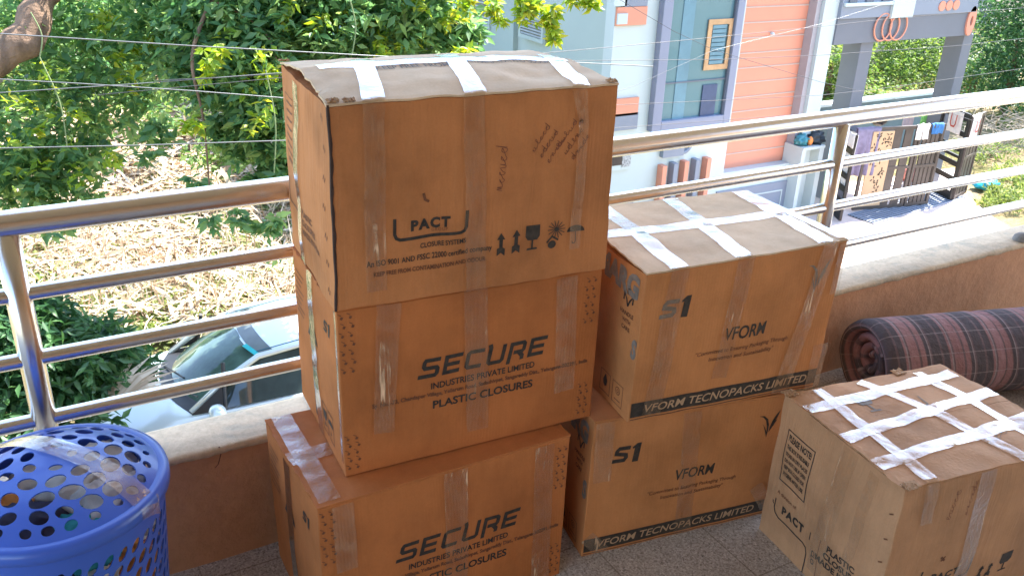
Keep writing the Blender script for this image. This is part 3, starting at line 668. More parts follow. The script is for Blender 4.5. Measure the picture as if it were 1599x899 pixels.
# ================================================================ THE HOUSE ACROSS
HY = 12.3
PWHITE = pbr('white_wall_paint', (.50, .57, .565), .7, var=.04, scale=.8, bmp=.1, bscale=40)
PGREEN = pbr('grey_green_wall_paint', (.36, .44, .42), .75, var=.05, scale=.7, bmp=.1, bscale=40)
PGREEN2 = pbr('darker_grey_green_paint', (.32, .40, .38), .75, var=.05, scale=.7, bmp=.1, bscale=40)
ORANGE = pbr('coral_orange_paint', (.66, .27, .175), .6, var=.05, scale=1.5)
GREY = pbr('blue_grey_paint', (.22, .25, .31), .6, var=.06, scale=1.2)
SLATE = pbr('slate_grey_paint', (.145, .155, .185), .6, var=.06, scale=1.2)
GREYD = pbr('dark_blue_grey_paint', (.12, .135, .17), .6, var=.08, scale=1.2)
GROOVE = pbr('pale_groove', (.50, .37, .31), .7, var=.05)
MAUVE = pbr('mauve_reveal_shade', (.36, .34, .36), .7, var=.05)  # shade of the panel recess is put into this colour
DARKM = pbr('dark_brown_metal', (.035, .028, .026), .5, .2, var=.3)
house = thing('modern_house', 'white house with coral orange panel, tall blue glass window and grey portico', 'house', tuple(onz(955, 330, GZ)))
def xz(px, py, y=HY): p = at(px, py, y); return p.x, p.z
def rect(pa, pb, y0, y1, m, name, parent=house, bevel=0):
    (xa, za), (xb, zb) = xz(*pa), xz(*pb)
    return MB().box((xa, y0, za), (xb, y1, zb)).build(name, m, parent, bevel=bevel)
cx = xz(955, 90)[0]; TOP = 3.6
ox0 = xz(1146, 150)[0]; ox1 = xz(1249, 130)[0]; oz0 = xz(1134, 270)[1]; wx1 = xz(1272, 130)[0]
w_ = MB()
w_.box((cx, HY, GZ), (ox0, HY+.25, TOP)); 
w_.build('front_wall', PWHITE, house)
MB().box((ox0, HY, GZ), (ox1+.25, HY+.25, oz0)).build('lower_wall', PWHITE, house)
MB().box((ox1+.25, HY-.06, GZ), (wx1+.22, HY+.4, TOP)).build('white_pillar', PWHITE, house)
op = MB().box((ox0, HY+.22, oz0), (ox1+.25, HY+.30, TOP)).build('orange_panel', ORANGE, house)
gv = MB()
zz = [xz(1215, y)[1] for y in (13, 37, 61.5, 85, 109, 131, 153, 175, 238, 217)]
dzg = abs(zz[1]-zz[0]); z = zz[0]
for k in range(-6, 14):
    zk = zz[0]-k*dzg
    if zk > oz0+.05 and zk < TOP: gv.box((ox0+.01, HY+.208, zk-.012), (ox1+.24, HY+.218, zk+.012))
o = gv.build('groove_line', GROOVE, op); tag(o, kind='stuff')
MB().box((ox1+.13, HY+.02, oz0), (ox1+.246, HY+.215, TOP)).build('panel_reveal', MAUVE, house)
MB().lathe([(0, .04), (.03, .035), (.05, 0)], at(1206, 54, HY+.16), 12).build('wall_hook', PWHITE, house)
# side wall, facing left, in two steps
MB().box((cx, HY+.25, GZ), (cx+.25, HY+5.2, TOP)).build('side_wall', PGREEN, house)
sx = cx+.06
MB().box((cx-.10, HY+3.1, GZ), (cx+.20, HY+16, TOP)).build('rear_side_wall', PGREEN2, house)
def sidewin(pa, pb, name, dep=.22):
    x = cx-.10; A, B = onx(*pa, x), onx(*pb, x)
    y0, y1 = sorted((A.y, B.y)); z0, z1 = sorted((A.z, B.z))
    f = MB(); t = .07
    for q in ((y0-t, y0, z0-t, z1+t), (y1, y1+t, z0-t, z1+t), (y0, y1, z0-t, z0), (y0, y1, z1, z1+t)):
        f.box((x-.04, q[0], q[2]), (x+.02, q[1], q[3]))
    w1 = f.build('window_frame', PGREEN, house)
    MB().box((x-.012, y0, z0), (x-.003, y1, z1)).build('window_pane', pbr('dim_louvre_glass', (.16, .18, .17), .3, var=.3, scale=5), w1)
    lv = MB()
    k = 6
    for i in range(k): 
        zc = z0+(z1-z0)*(i+.5)/k; lv.obox((x-.03, (y0+y1)/2, zc), (.012, 0, .012), (0, (y1-y0)/2, 0), (-.002, 0, .002))
    lv.build('louvre', pbr('grey_louvre', (.35, .37, .35), .5), w1)
sidewin((816, 25), (847, 62), 'a'); sidewin((742, -10), (764, 40), 'b')
# top-left colour blocks
rect((962, 11.5), (1008, 43) if 0 else (1006, 38), HY-.05, HY-.001, ORANGE, 'orange_block')
rect((961, 21), (975, 37), HY-.08, HY-.051, PWHITE, 'white_square')
rect((977, -40), (1008, 9), HY-.05, HY-.001, GREY, 'grey_block'); rect((960, -40), (976, 9), HY-.05, HY-.001, PWHITE, 'white_block')
rect((955, 155), (993, 178), HY-.05, HY-.001, ORANGE, 'orange_block'); rect((955, 178.5), (992, 200), HY-.05, HY-.001, GREY, 'grey_block')
rect((940, 312), (984, 345), HY-.04, HY-.001, GREY, 'grey_block')
# tall window
fx0, fx1 = xz(1020, 100)[0], xz(1143, 100)[0]; fz0 = xz(1080, 196)[1]
fr = MB(); t1 = .20
fr.box((fx0, HY-.14, fz0), (fx0+t1, HY-.001, TOP)); fr.box((fx1-t1*.8, HY-.14, fz0), (fx1, HY-.001, TOP)); fr.box((fx0+t1, HY-.14, fz0), (fx1-t1*.8, HY-.001, fz0+.17))
fro = fr.build('tall_window_frame', pbr('lavender_grey_paint', (.23, .25, .33), .6, var=.05, scale=1), house, bevel=.01)
def glassmat():
    m, t, b = nmat('blue_reflective_glass'); b.inputs['Base Color'].default_value = (.13, .24, .28, 1); b.inputs['Metallic'].default_value = .15
    b.inputs['Roughness'].default_value = .08; bump(t, b, noise_tex(t, 1.2, 3, .5), .12, .05); return m
gx0, gx1, gz0 = fx0+t1, fx1-t1*.8, fz0+.17
MB().box((gx0, HY-.05, gz0), (gx1, HY-.02, TOP)).build('glass_pane', glassmat(), fro)
ml = MB(); gw = gx1-gx0
BLG = pbr('blue_curtain', (.12, .24, .30), .5, var=.15, scale=3)
ml.box((gx0+gw*.20, HY-.062, gz0), (gx0+gw*.38, HY-.051, TOP)).build('curtain', BLG, fro)
zt = xz(1100, 124)[1]
MB().box((gx0, HY-.075, zt-.012), (gx1, HY-.063, zt+.012)).build('transom', GREYD, fro)
MB().box((gx1-.02, HY-.10, gz0), (gx1, HY-.06, TOP)).build('mullion', GREYD, fro)
# reflection of a tan framed window, modelled as solid parts on the glass
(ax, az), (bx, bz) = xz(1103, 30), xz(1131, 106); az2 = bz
TAN_REFL = pbr('reflected_tan_frame', (.50, .30, .15), .5, var=.2, scale=6)
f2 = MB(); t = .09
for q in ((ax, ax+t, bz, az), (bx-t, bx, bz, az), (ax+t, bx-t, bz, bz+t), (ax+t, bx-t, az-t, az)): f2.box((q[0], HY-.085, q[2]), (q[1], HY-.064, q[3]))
f2.build('reflected_casement', TAN_REFL, fro)
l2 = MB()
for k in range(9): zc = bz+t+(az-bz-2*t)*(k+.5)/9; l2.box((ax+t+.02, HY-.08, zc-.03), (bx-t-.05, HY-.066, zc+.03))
l2.build('louvre', BLG, fro)  # slats of the same reflected window, also modelled solid
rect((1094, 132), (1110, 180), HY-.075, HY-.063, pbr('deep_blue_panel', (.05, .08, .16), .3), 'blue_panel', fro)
# shelf with half ring
rect((1031, 232), (1062, 240.5), HY-.10, HY-.001, GREY, 'ledge')
hr = MB(); cc = at(1068, 224, HY-.05)
hr.tube([cc+Vector((.17*math.cos(a), 0, -.17*math.sin(a))) for a in [PI*k/14 for k in range(15)]], .035, 8)
hr.build('half_ring', GREY, house, smooth=True)
# small patterned vent by the corner
rect((952, 240), (983, 262), HY-.05, HY-.001, PWHITE, 'vent_frame'); rect((952, 243), (968, 256), HY-.06, HY-.051, DARKM, 'vent_opening')
rect((969, 243), (981, 258), HY-.06, HY-.051, pbr('patterned_grille', (.35, .36, .36), .7, var=.7, scale=40), 'vent_grille')
# five upright bars
zb0 = xz(1060, 325)[1]
for k, (pxx, pyy) in enumerate(((1030, 256), (1047.5, 252), (1064.5, 249), (1082, 246), (1099.5, 244))):
    x, z = xz(pxx, pyy); MB().box((x-.045, HY-.16, zb0), (x+.055, HY-.001, z)).build('decorative_bar', (ORANGE, GREY)[k % 2], house, bevel=.006)
# lower right grey panel with inset frame
(ax, az), (bx, bz) = xz(1128, 300), xz(1306, 280)[0:2] if 0 else xz(1228, 290); 
px0 = xz(1118, 300)[0]; px1 = xz(1228, 300)[0]; pz1 = xz(1228, 281)[1]; pz0 = pz1-1.1
pn = MB().box((px0, HY-.03, pz0), (px1, HY-.001, pz1)).build('grey_panel', GREY, house)
pf = MB(); i = .17
for q in ((px0+i, px0+i+.025, pz0+i, pz1-i), (px1-i-.025, px1-i, pz0+i, pz1-i), (px0+i+.025, px1-i-.025, pz1-i-.025, pz1-i)): pf.box((q[0], HY-.042, q[2]), (q[1], HY-.031, q[3]))
pf.build('panel_moulding', PWHITE, pn)
# portico
bx0 = wx1+.22; bx1 = xz(1514, 40)[0]; bzt = xz(1500, 18)[1]; bzb = xz(1480, 56)[1]
po = MB().box((bx0, HY-.10, bzb), (bx1, HY+.30, bzt)).build('portico_beam', SLATE, house)
c1a, c1b = xz(1334, 120)[0], xz(1353, 120)[0]; c2a, c2b = xz(1492, 110)[0], xz(1506, 110)[0]
def column(xa, xb): 
    MB().box((xa, HY-.02, GZ), (xb, HY+.42, bzb)).build('portico_column', SLATE, house, bevel=.01)
column(c1a, c1b); column(c2a, c2b)
MB().box((bx0, HY-.14, bzt), (bx1-.1, HY-.02, bzt+1.5)).build('upper_fascia', GREY, house)
MB().box((bx0, HY-.02, bzt), (bx1+.1, HY+4.5, bzt+.12)).build('portico_slab', GREY, house)
wq = MB(); 
(sx0, sz0), (sx1, _) = xz(1308, 9), xz(1388, 2)
MB().box((sx0, HY-.19, sz0), (sx1, HY-.141, sz0+.06)).build('balcony_sill', PWHITE, house)
for k in range(3):
    q0 = sx0+.12+k*.40*(sx1-sx0)/1.25
    MB().box((q0, HY-.17, sz0+.061), (q0+.20, HY-.141, sz0+.6)).build('balcony_opening', GREYD, house)
rect((1390, -30), (1412, 25), HY-.20, HY-.141, PWHITE, 'white_band')
cc = at(1390, 42, HY-.12)
for k in range(3):
    c0 = cc+Vector((-.22+.22*k, -.01, 0))
    MB().tube([c0+Vector((.24*math.cos(a), -.006*k, .26*math.sin(a))) for a in [2*PI*j/28 for j in range(29)]], .018, 6, False).build('ring_ornament', ORANGE, house, smooth=True)
for k in range(3):
    c0 = at(1472+11*k, 10-1*k, HY-.16); q = MB().lathe([(0, 0), (.10, 0), (.10, .03), (0, .03)], (0, 0, 0), 20)
    q.v = [(c0.x+a, c0.y+c, c0.z+b) for a, b, c in q.v]; q.build('round_stud', ORANGE, house)
c0 = at(1516, 33, HY-.12); q = MB().lathe([(.08, 0), (.24, 0), (.24, .05), (.08, .05), (.08, 0)], (0, 0, 0), 28)
q.v = [(c0.x+.02, c0.y+a*.55+.2, c0.z+b*1.2) if 0 else (c0.x+a*.55, c0.y+c-.02, c0.z+b*1.25) for a, b, c in q.v]; q.build('end_disc', ORANGE, house, smooth=False)
# compound wall of the house and service ledge beside the pillar
cwl = thing('compound_wall', 'dark teal grey compound wall running behind the portico columns', 'wall', (bx0+1, HY+3, GZ))
wy = 14.6; wxa, wxb, wzt = at(1225, 150, wy).x, at(1462, 170, wy).x, at(1345, 160, wy).z
MB().box((wxa, wy, GZ), (wxb, wy+.2, wzt)).build('wall_panel', pbr('teal_grey_wall', (.12, .17, .185), .8, var=.15, scale=2), cwl)
MB().box((wxa-.05, wy-.05, wzt), (wxb+.05, wy+.25, wzt+.06)).build('wall_coping', PWHITE, cwl)
lg = thing('service_ledge', 'low white service ledge with brick recess and yellow pipe beside the white pillar', 'ledge', tuple(onz(1260, 335, GZ)))
ly = 12.0; (ax, az), (bx, bz) = xz(1255, 232, ly), xz(1286, 245, ly)
MB().box((ax, ly, az-.05), (bx, ly+.5, az)).build('ledge_top', PWHITE, lg); MB().box((ax, ly+.02, GZ), (ax+.10, ly+.5, az-.05)).build('ledge_leg', PWHITE, lg); MB().box((bx-.12, ly+.02, GZ), (bx, ly+.5, az-.05)).build('ledge_leg', PWHITE, lg)
def brick():
    m, t, b = nmat('exposed_brick'); tc = N(t, 'TexCoord'); br = N(t, 'TexBrick'); br.inputs['Scale'].default_value = 3; br.inputs['Color1'].default_value = (.45, .2, .13, 1); br.inputs['Color2'].default_value = (.55, .30, .2, 1); br.inputs['Mortar'].default_value = (.6, .55, .5, 1)
    mp = N(t, 'Mapping'); mp.inputs['Rotation'].default_value = (R(90), 0, 0); t.links.new(tc.outputs['Object'], mp.inputs[0]); t.links.new(mp.outputs[0], br.inputs['Vector']); t.links.new(br.outputs[0], b.inputs['Base Color']); b.inputs['Roughness'].default_value = .9; return m
MB().box((ax+.10, ly+.3, GZ), (bx-.12, ly+.4, az-.05)).build('brick_back', brick(), lg)
MB().tube([((ax+bx)/2-.05, ly+.25, GZ), ((ax+bx)/2-.03, ly+.25, az-.06)], .02, 8).build('yellow_pipe', pbr('yellow_plastic', (.75, .5, .05), .4), lg)
# odds and ends on the ledge
def lump(name, c, r, m, label, cat, sq=(1, 1, 1), n=3, amp=.3, f=3, group=None, parent=None, seed=0):
    b = bmesh.new(); bmesh.ops.create_icosphere(b, subdivisions=n, radius=1)
    for v in b.verts:
        k = 1+amp*noise.noise(v.co*f+Vector((seed, seed*2, 0)))+amp*.5*noise.noise(v.co*f*2.7+Vector((seed, 0, 5)))
        v.co = Vector((v.co.x*sq[0], v.co.y*sq[1], v.co.z*sq[2]))*k*r
    me = bpy.data.meshes.new(name); b.to_mesh(me); b.free(); me.shade_smooth(); me.materials.append(m)
    o = bpy.data.objects.new(name, me); COL.objects.link(o); o.location = c
    if label: tag(o, label, cat, group)
    return o
lump('plastic_bag', (ax+.12, ly+.2, az+.10), .13, pbr('teal_plastic', (.05, .24, .28), .35), 'crumpled teal plastic bag on the white service ledge', 'bag', (1.1, .9, .75), seed=3, amp=.9, f=4)
lump('plastic_jar', (ax+.28, ly+.12, az+.09), .07, pbr('orange_plastic', (.8, .25, .05), .4), 'small orange plastic jar on the white service ledge', 'jar', (.8, .8, 1.3), amp=.05)
lump('coiled_cable', (ax+.50, ly+.18, az+.12), .18, pbr('black_cable', (.02, .03, .04), .5), 'tangled dark cable heap on the white service ledge', 'cable', (1.1, .8, .7), amp=.6, f=6)

# gates
GW = pbr('brown_gate_metal', (.075, .058, .05), .5, .1, var=.25, scale=4)
GB = pbr('black_gate_metal', (.012, .011, .012), .45, .2, var=.3, scale=4)
GOLD = pbr('tan_cut_panel', (.50, .33, .19), .5, var=.08, scale=4)
def gate(pb0, pb1, ztop, label, m, nb, panel=None, horiz=False):
    a = onz(*pb0, dz+.03); b = onz(*pb1, dz+.03)
    d = (b-a); L = d.length; d.normalize(); nrm = Vector((-d.y, d.x, 0)); H_ = ztop
    t = thing('gate_leaf', label, 'gate', (a+b)/2, 'open leaves of the driveway gate')
    f = MB()
    def bar(s0, s1, z0, z1, th=.02, mb=None, off=0):
        c = a+d*((s0+s1)/2)+Vector((0, 0, (z0+z1)/2))+nrm*off
        (mb or f).obox(c, d*((s1-s0)/2), nrm*th, Vector((0, 0, (z1-z0)/2)))
    for q in ((0, .06, 0, H_), (L-.06, L, 0, H_), (.06, L-.06, 0, .07), (.06, L-.06, H_-.07, H_), (.06, L-.06, H_*.5-.03, H_*.5+.03)): bar(*q, .025)
    f.build('gate_frame', m, t)
    if panel:
        p = MB(); bar(panel[0], panel[1], .08, H_-.08, .012, p, -.03); po_ = p.build('cut_panel', GOLD, t)
        k = MB(); rr = random.Random(3)
        for j in range(26):
            s0 = panel[0]+.06+(panel[1]-panel[0]-.12)*rr.random(); z0 = .15+(H_-.3)*rr.random(); a0 = rr.random()*6
            for h in range(3):
                aa = a0+h*2.1; c = a+d*(s0+.045*math.cos(aa))+Vector((0, 0, z0+.045*math.sin(aa)))-nrm*.046
                k.obox(c, (d*math.cos(aa)+Vector((0, 0, math.sin(aa))))*.024, (d*-math.sin(aa)+Vector((0, 0, math.cos(aa))))*.008, nrm*.004)
        k.build('leaf_cutout', GB, po_)
    for j in range(nb):
        if horiz:
            z = .12+(H_-.24)*j/max(1, nb-1); q = MB(); bar(.07, L-.07, z-.055, z+.055, .012, q); q.build('slat', m, t)
        else:
            s_ = .1+(L-.2)*(j+.5)/nb
            if panel and panel[0]-.02 < s_ < panel[1]+.02: continue
            q = MB(); bar(s_-.36*(L-.2)/nb, s_+.36*(L-.2)/nb, .07, H_-.07, .014, q); q.build('slat', m, t)
    return t, a, b, d, nrm
g0 = gate((1312, 345), (1283, 318), 1.75, 'black gate leaf with white cloth, folded back beside the steel post', GB, 7, horiz=True)
g1 = gate((1330, 328), (1408, 322), 1.72, 'brown gate leaf with a tan leaf-pattern panel', GW, 4, panel=(.12, .62))
g2 = gate((1410, 322), (1447, 318), 1.72, 'narrow brown slatted gate leaf just right of the tan panel', GW, 4)
g3 = gate((1445, 290), (1484, 312), 1.85, 'black slatted gate leaf beneath the white towels', GB, 6, horiz=True)
g4 = gate((1487, 312), (1507, 300), 1.8, 'dark brown outermost gate leaf at the driveway edge', GW, 3)
# drain grating
gr = thing('drain_grating', 'black steel drain grating laid across the driveway before the gate', 'drain cover', tuple(onz(1420, 325, dz)))
A, B = onz(1362, 350, dz), onz(1507, 309, dz); Dv = (B-A); Lg = Dv.length; Dv.normalize(); Nn = Vector((-Dv.y, Dv.x, 0))
MB().obox((A+B)/2+Nn*.28+Vector((0, 0, .004)), Dv*Lg/2, Nn*.30, (0, 0, .003)).build('drain_bed', pbr('drain_dark', (.03, .035, .04), .9), gr)
for k in range(9):
    MB().obox((A+B)/2+Nn*(-.01+.072*k)+Vector((0, 0, .02)), Dv*Lg/2, Nn*.014, (0, 0, .012)).build('grating_bar', GREY, gr)
# washing on the gates
def drape(name, c, d, w_, h, m, label, fold=.05, group=None, seed=0, back=.25):
    nrm = Vector((-d.y, d.x, 0)); q = MB()
    def fn(u, v):
        s_ = v*(h+back*h); over = s_-back*h
        x = (u-.5)*w_*(1-.15*abs(over)/h*noise.noise(Vector((seed, u*2, v*2)))); 
        off = .03 if over > 0 else -.035
        z = -abs(over); y = off*min(1, abs(over)*30) + fold*noise.noise(Vector((u*7+seed, v*1.2, seed)))*min(1, abs(over)/h*2)
        z += .02*noise.noise(Vector((u*5, v*4, seed+3)))
        return Vector(c)+d*x-nrm*y+Vector((0, 0, z))
    q.grid(fn, 22, 22)
    return tag(q.build(name, m, None, smooth=True, solid=.008), label, 'cloth', group)
WC = pbr('white_cotton', (.72, .70, .66), .9, var=.1, scale=8, bmp=.3, bscale=80)
def on(gt, s_, h): t, a, b, d, n_ = gt; return a+d*s_+Vector((0, 0, h))
L1 = (g1[2]-g1[1]).length; L3 = (g3[2]-g3[1]).length
drape('hanging_cloth', on(g0, .25, 1.77), g0[3], .5, 1.2, WC, 'white cloth hanging down beside the steel railing post', .06, seed=1)
drape('hanging_cloth', on(g1, .02, 1.75), g1[3], .55, 1.0, pbr('purple_cloth', (.20, .17, .25), .9, var=.2, scale=10), 'mauve cloth draped over the gate left of the tan panel', .08, seed=2)
drape('hanging_cloth', on(g2, .05, 1.75), g2[3], .32, .32, WC, 'small crumpled white cloth over the brown slatted gate leaf', .05, seed=3)
drape('hanging_cloth', on(g2, .42, 1.75), g2[3], .30, .22, pbr('bright_blue_cloth', (.04, .16, .38), .8, var=.2), 'small bright blue cloth over the brown slatted gate leaf', .05, seed=4)
tw = pbr('cream_towel', (.66, .60, .56), .95, var=.1, scale=10, bmp=.4, bscale=90)
for k, (gt, s_, lab) in enumerate(((g3, L3*.55, 'cream towel with a red U letter, left of two on the black gate leaf'), (g4, .22, 'cream towel with a red U letter, right of two, on the outermost gate leaf'))):
    c = on(gt, s_, 1.86 if k == 0 else 1.83)
    o = drape('hanging_towel', c, gt[3], .48, .50, tw, lab, .03, 'cream towels on the gate', seed=8+k)
    n_ = gt[4]; d = gt[3]; V, F = stroke([(-.09, -.10), (-.09, -.30), (-.05, -.36), (.05, -.36), (.09, -.30), (.09, -.10)], .035)
    q = MB().add([c+d*x-n_*.075*1+Vector((0, 0, y)) for x, y in V], F); u = q.build('letter_mark', pbr('brick_red_print', (.42, .06, .04), .9), None)
    u.parent = o
drape('hanging_cloth', at(1420, 172, HY+.6), Vector((1, 0, 0)), .36, .42, pbr('pinkish_cloth', (.45, .36, .36), .9, var=.15), 'pinkish grey cloth hanging on a line behind the gate', .05, seed=5)
drape('hanging_cloth', at(1446, 177, HY+.5), Vector((1, 0, 0)), .36, .28, pbr('lime_cloth', (.22, .55, .14), .8, var=.15), 'lime green cloth hanging on a line behind the gate', .05, seed=6)
lump('bucket', at(1421, 272, HY+.4), .22, pbr('pink_plastic', (.55, .20, .16), .5), 'round terracotta pink pot on the ground behind the slatted gate leaf', 'pot', (1, 1, .9), amp=.05)
lump('helmet', at(1373, 186, HY+.2)+Vector((0, 0, 0)), .17, pbr('black_helmet', (.015, .015, .02), .3), 'black rounded cap resting above the tan gate panel', 'cap', (1.1, 1, .85), amp=.08)
lump('blue_bag', onz(1540, 287, GZ+.15), .22, pbr('cyan_plastic', (.02, .45, .62), .3), 'crumpled cyan plastic bag lying on the grass verge', 'bag', (1.6, 1, .5), seed=6, amp=.5)

# distant plain house top right
dh = thing('distant_house', 'beige distant house partly hidden by trees, top right', 'house', (32, 24, GZ))
A = at(1512, 60, 22); B = at(1592, -25, 22)
MB().box((A.x, 22, GZ), (B.x+1.5, 30, 1.2)).build('house_wall', pbr('beige_paint', (.55, .45, .34), .8, var=.1), dh)
q = at(1540, 8, 21.9); MB().box((q.x-.9, 21.3, q.z-.75), (q.x+.9, 22, q.z-.55)).build('sunshade', pbr('grey_concrete', (.35, .34, .32), .9), dh)
MB().box((q.x-.4, 21.93, q.z-.5), (q.x+.4, 21.99, q.z+.4)).build('window', GREYD, dh)

# ================================================================ OVERHEAD WIRES
WM = pbr('grey_cable', (.15, .16, .165), .35, .3, var=.1); WD = pbr('dark_cable', (.05, .05, .055), .4, .2, var=.1)
def wire(pts, Y, r, m, label, sag=.04):
    P_ = [at(x, y, Y) for x, y in pts]; a, b = P_[0], P_[-1]; d = (b-a)
    ex = [a-d*.5]+P_+[b+d*.5]
    # smooth curve through the points
    out = []
    for i in range(len(ex)-1):
        for k in range(8): out.append(ex[i].lerp(ex[i+1], k/8))
    out.append(ex[-1])
    r *= .68
    return tag(MB().tube(out, r, 8, False).build('overhead_wire', m, None, smooth=True), label, 'wire', 'overhead wires between the balcony and the trees')
wire([(0, 53), (300, 72), (430, 79), (600, 88.5), (760, 91)], 5.2, .0048, WM, 'grey wire sloping across the tree, highest on the left')
wire([(0, 124), (130, 131), (300, 142), (440, 153)], 5.6, .0046, WM, 'grey wire across the tree, dipping right and crossing another wire')
wire([(0, 145), (200, 132), (440, 114)], 6.0, .0042, WM, 'grey wire across the tree, rising right and crossing another wire')
wire([(0, 231.5), (220, 227), (445, 219.5)], 5.0, .0046, WM, 'lowest grey wire on the left, just above the top rail')
wire([(829, 85), (954, 74), (1096, 60.5), (1280, 42), (1408, 27.5), (1599, 12.7)], 6.5, .0036, WD, 'uppermost wire on the right, rising past the window and portico')
wire([(875, 95.4), (1132, 93), (1280, 86.5), (1493, 72), (1599, 60.4)], 6.0, .0034, WD, 'nearly level wire crossing the middle of the blue window')
wire([(966, 164), (1131, 156.6), (1280, 149), (1374, 139), (1599, 107)], 6.2, .0034, WD, 'wire crossing the lower part of the blue window')
wire([(960, 200), (1142, 187), (1260, 178)], 6.4, .0034, WD, 'lowest wire on the right, just above the top rail')
wire([(968, 0), (1052, 49), (1114, 78), (1280, 128), (1387, 152), (1480, 175)], 7.0, .0034, WD, 'dark wire falling to the right across the coral panel')
wire([(989, 135), (1114, 79), (1150, 70), (1281, 38), (1372, 9.5)], 7.2, .0030, WM, 'pale wire rising to the right across the blue window')

# ================================================================ THE CAR
CARP = pbr('pale_silver_car_paint', (.60, .66, .65), .25, .25, var=.03, scale=1, coat=.6)
TRIM = pbr('black_car_trim', (.02, .02, .022), .5, var=.3)
car = thing('parked_car', 'pale silver hatchback parked below the balcony, nose under the dark green shrub', 'car', (2.7, 9.2, GZ))
TH = R(2.0)
def cw(x, y, z):       # car space: x forward from the windscreen base, y to the near side, z up
    fx, fy = -math.cos(TH), math.sin(TH)*1; nx, ny = -fy*-1, -math.cos(TH)
    ox, oy = 1.20, 9.22
    return (ox+fx*x+math.sin(TH)*-y, oy+fy*x-math.cos(TH)*y, GZ+z)
STN = [  # x, half width at sill, half width shoulder, shoulder z, deck z centre, deck half width
 (1.02, .55, .50, .60, .62, .40), (.96, .72, .70, .68, .70, .55), (.75, .82, .80, .78, .82, .66), (.35, .84, .82, .88, .93, .70), (.02, .85, .83, .94, .985, .72), (-.6, .86, .84, .96, .98, .76), (-1.6, .86, .84, .98, 1.0, .76), (-2.3, .85, .83, 1.0, 1.02, .74), (-2.75, .80, .76, .98, 1.0, .66), (-2.85, .7, .66, .8, .82, .55)]
def interp(tab, t):
    k = t*(len(tab)-1); i = min(int(k), len(tab)-2); f = k-i
    def cr(a, b, c, d): return b+.5*f*(c-a+f*(2*a-5*b+4*c-d+f*(3*(b-c)+d-a)))
    return [cr(tab[max(i-1, 0)][j], tab[i][j], tab[i+1][j], tab[min(i+2, len(tab)-1)][j]) for j in range(len(tab[0]))]
def bodyfn(u, v):
    x, hs, hw, sz, cz, dw = interp(STN, u)
    pr = [(-hs, .22), (-hs-.01, .5), (-hw-.01, sz-.12), (-hw+.02, sz-.02), (-dw, cz-.03), (-dw*.5, cz-.004), (0, cz+.004), (dw*.5, cz-.004), (dw, cz-.03), (hw-.02, sz-.02), (hw+.01, sz-.12), (hs+.01, .5), (hs, .22)]
    y, z = interp(pr, v); return cw(x, y, z)
MB().grid(bodyfn, 60, 48).build('car_body', CARP, car, smooth=True)
CAB = [(0.0, .66, .97), (-.18, .63, 1.10), (-.42, .60, 1.26), (-.72, .57, 1.40), (-.80, .565, 1.425)]
def wsfn(u, v):
    x, hw, z = interp(CAB, u); y = (v*2-1)*hw; k = (v*2-1)**2
    return cw(x - k*.16 + .08, y, z - k*.05 + .0)
MB().grid(wsfn, 16, 20).build('windscreen', pbr('tinted_windscreen', (.06, .10, .08), .05, 0, var=.5, scale=3, spec=.5, coat=.25), car, smooth=True)
def cowl(u, v):
    y = (v*2-1)*.74; k = (v*2-1)**2; return cw(.17-k*.20 - u*.20, y, .975+.012-k*.03+u*.02)
MB().grid(cowl, 4, 20).build('cowl_panel', TRIM, car, smooth=True)
RF = [(-.72, .565, 1.415), (-.86, .56, 1.45), (-1.3, .57, 1.50), (-1.9, .56, 1.50), (-2.45, .53, 1.44), (-2.6, .52, 1.40)]
def roof(u, v):
    x, hw, z = interp(RF, u); y = (v*2-1)*hw; k = (v*2-1)**2; return cw(x-k*.10*(1-u)+.04, y, z-k*.055)
MB().grid(roof, 30, 24).build('roof', CARP, car, smooth=True)
def visor(u, v): 
    x = -.74-u*.16; hw = .56; y = (v*2-1)*hw; k = (v*2-1)**2; return cw(x-k*.10+.04, y, 1.421+u*.042-k*.055+.006)
MB().grid(visor, 3, 20).build('windscreen_band', pbr('grey_band', (.12, .14, .14), .3), car, smooth=True)
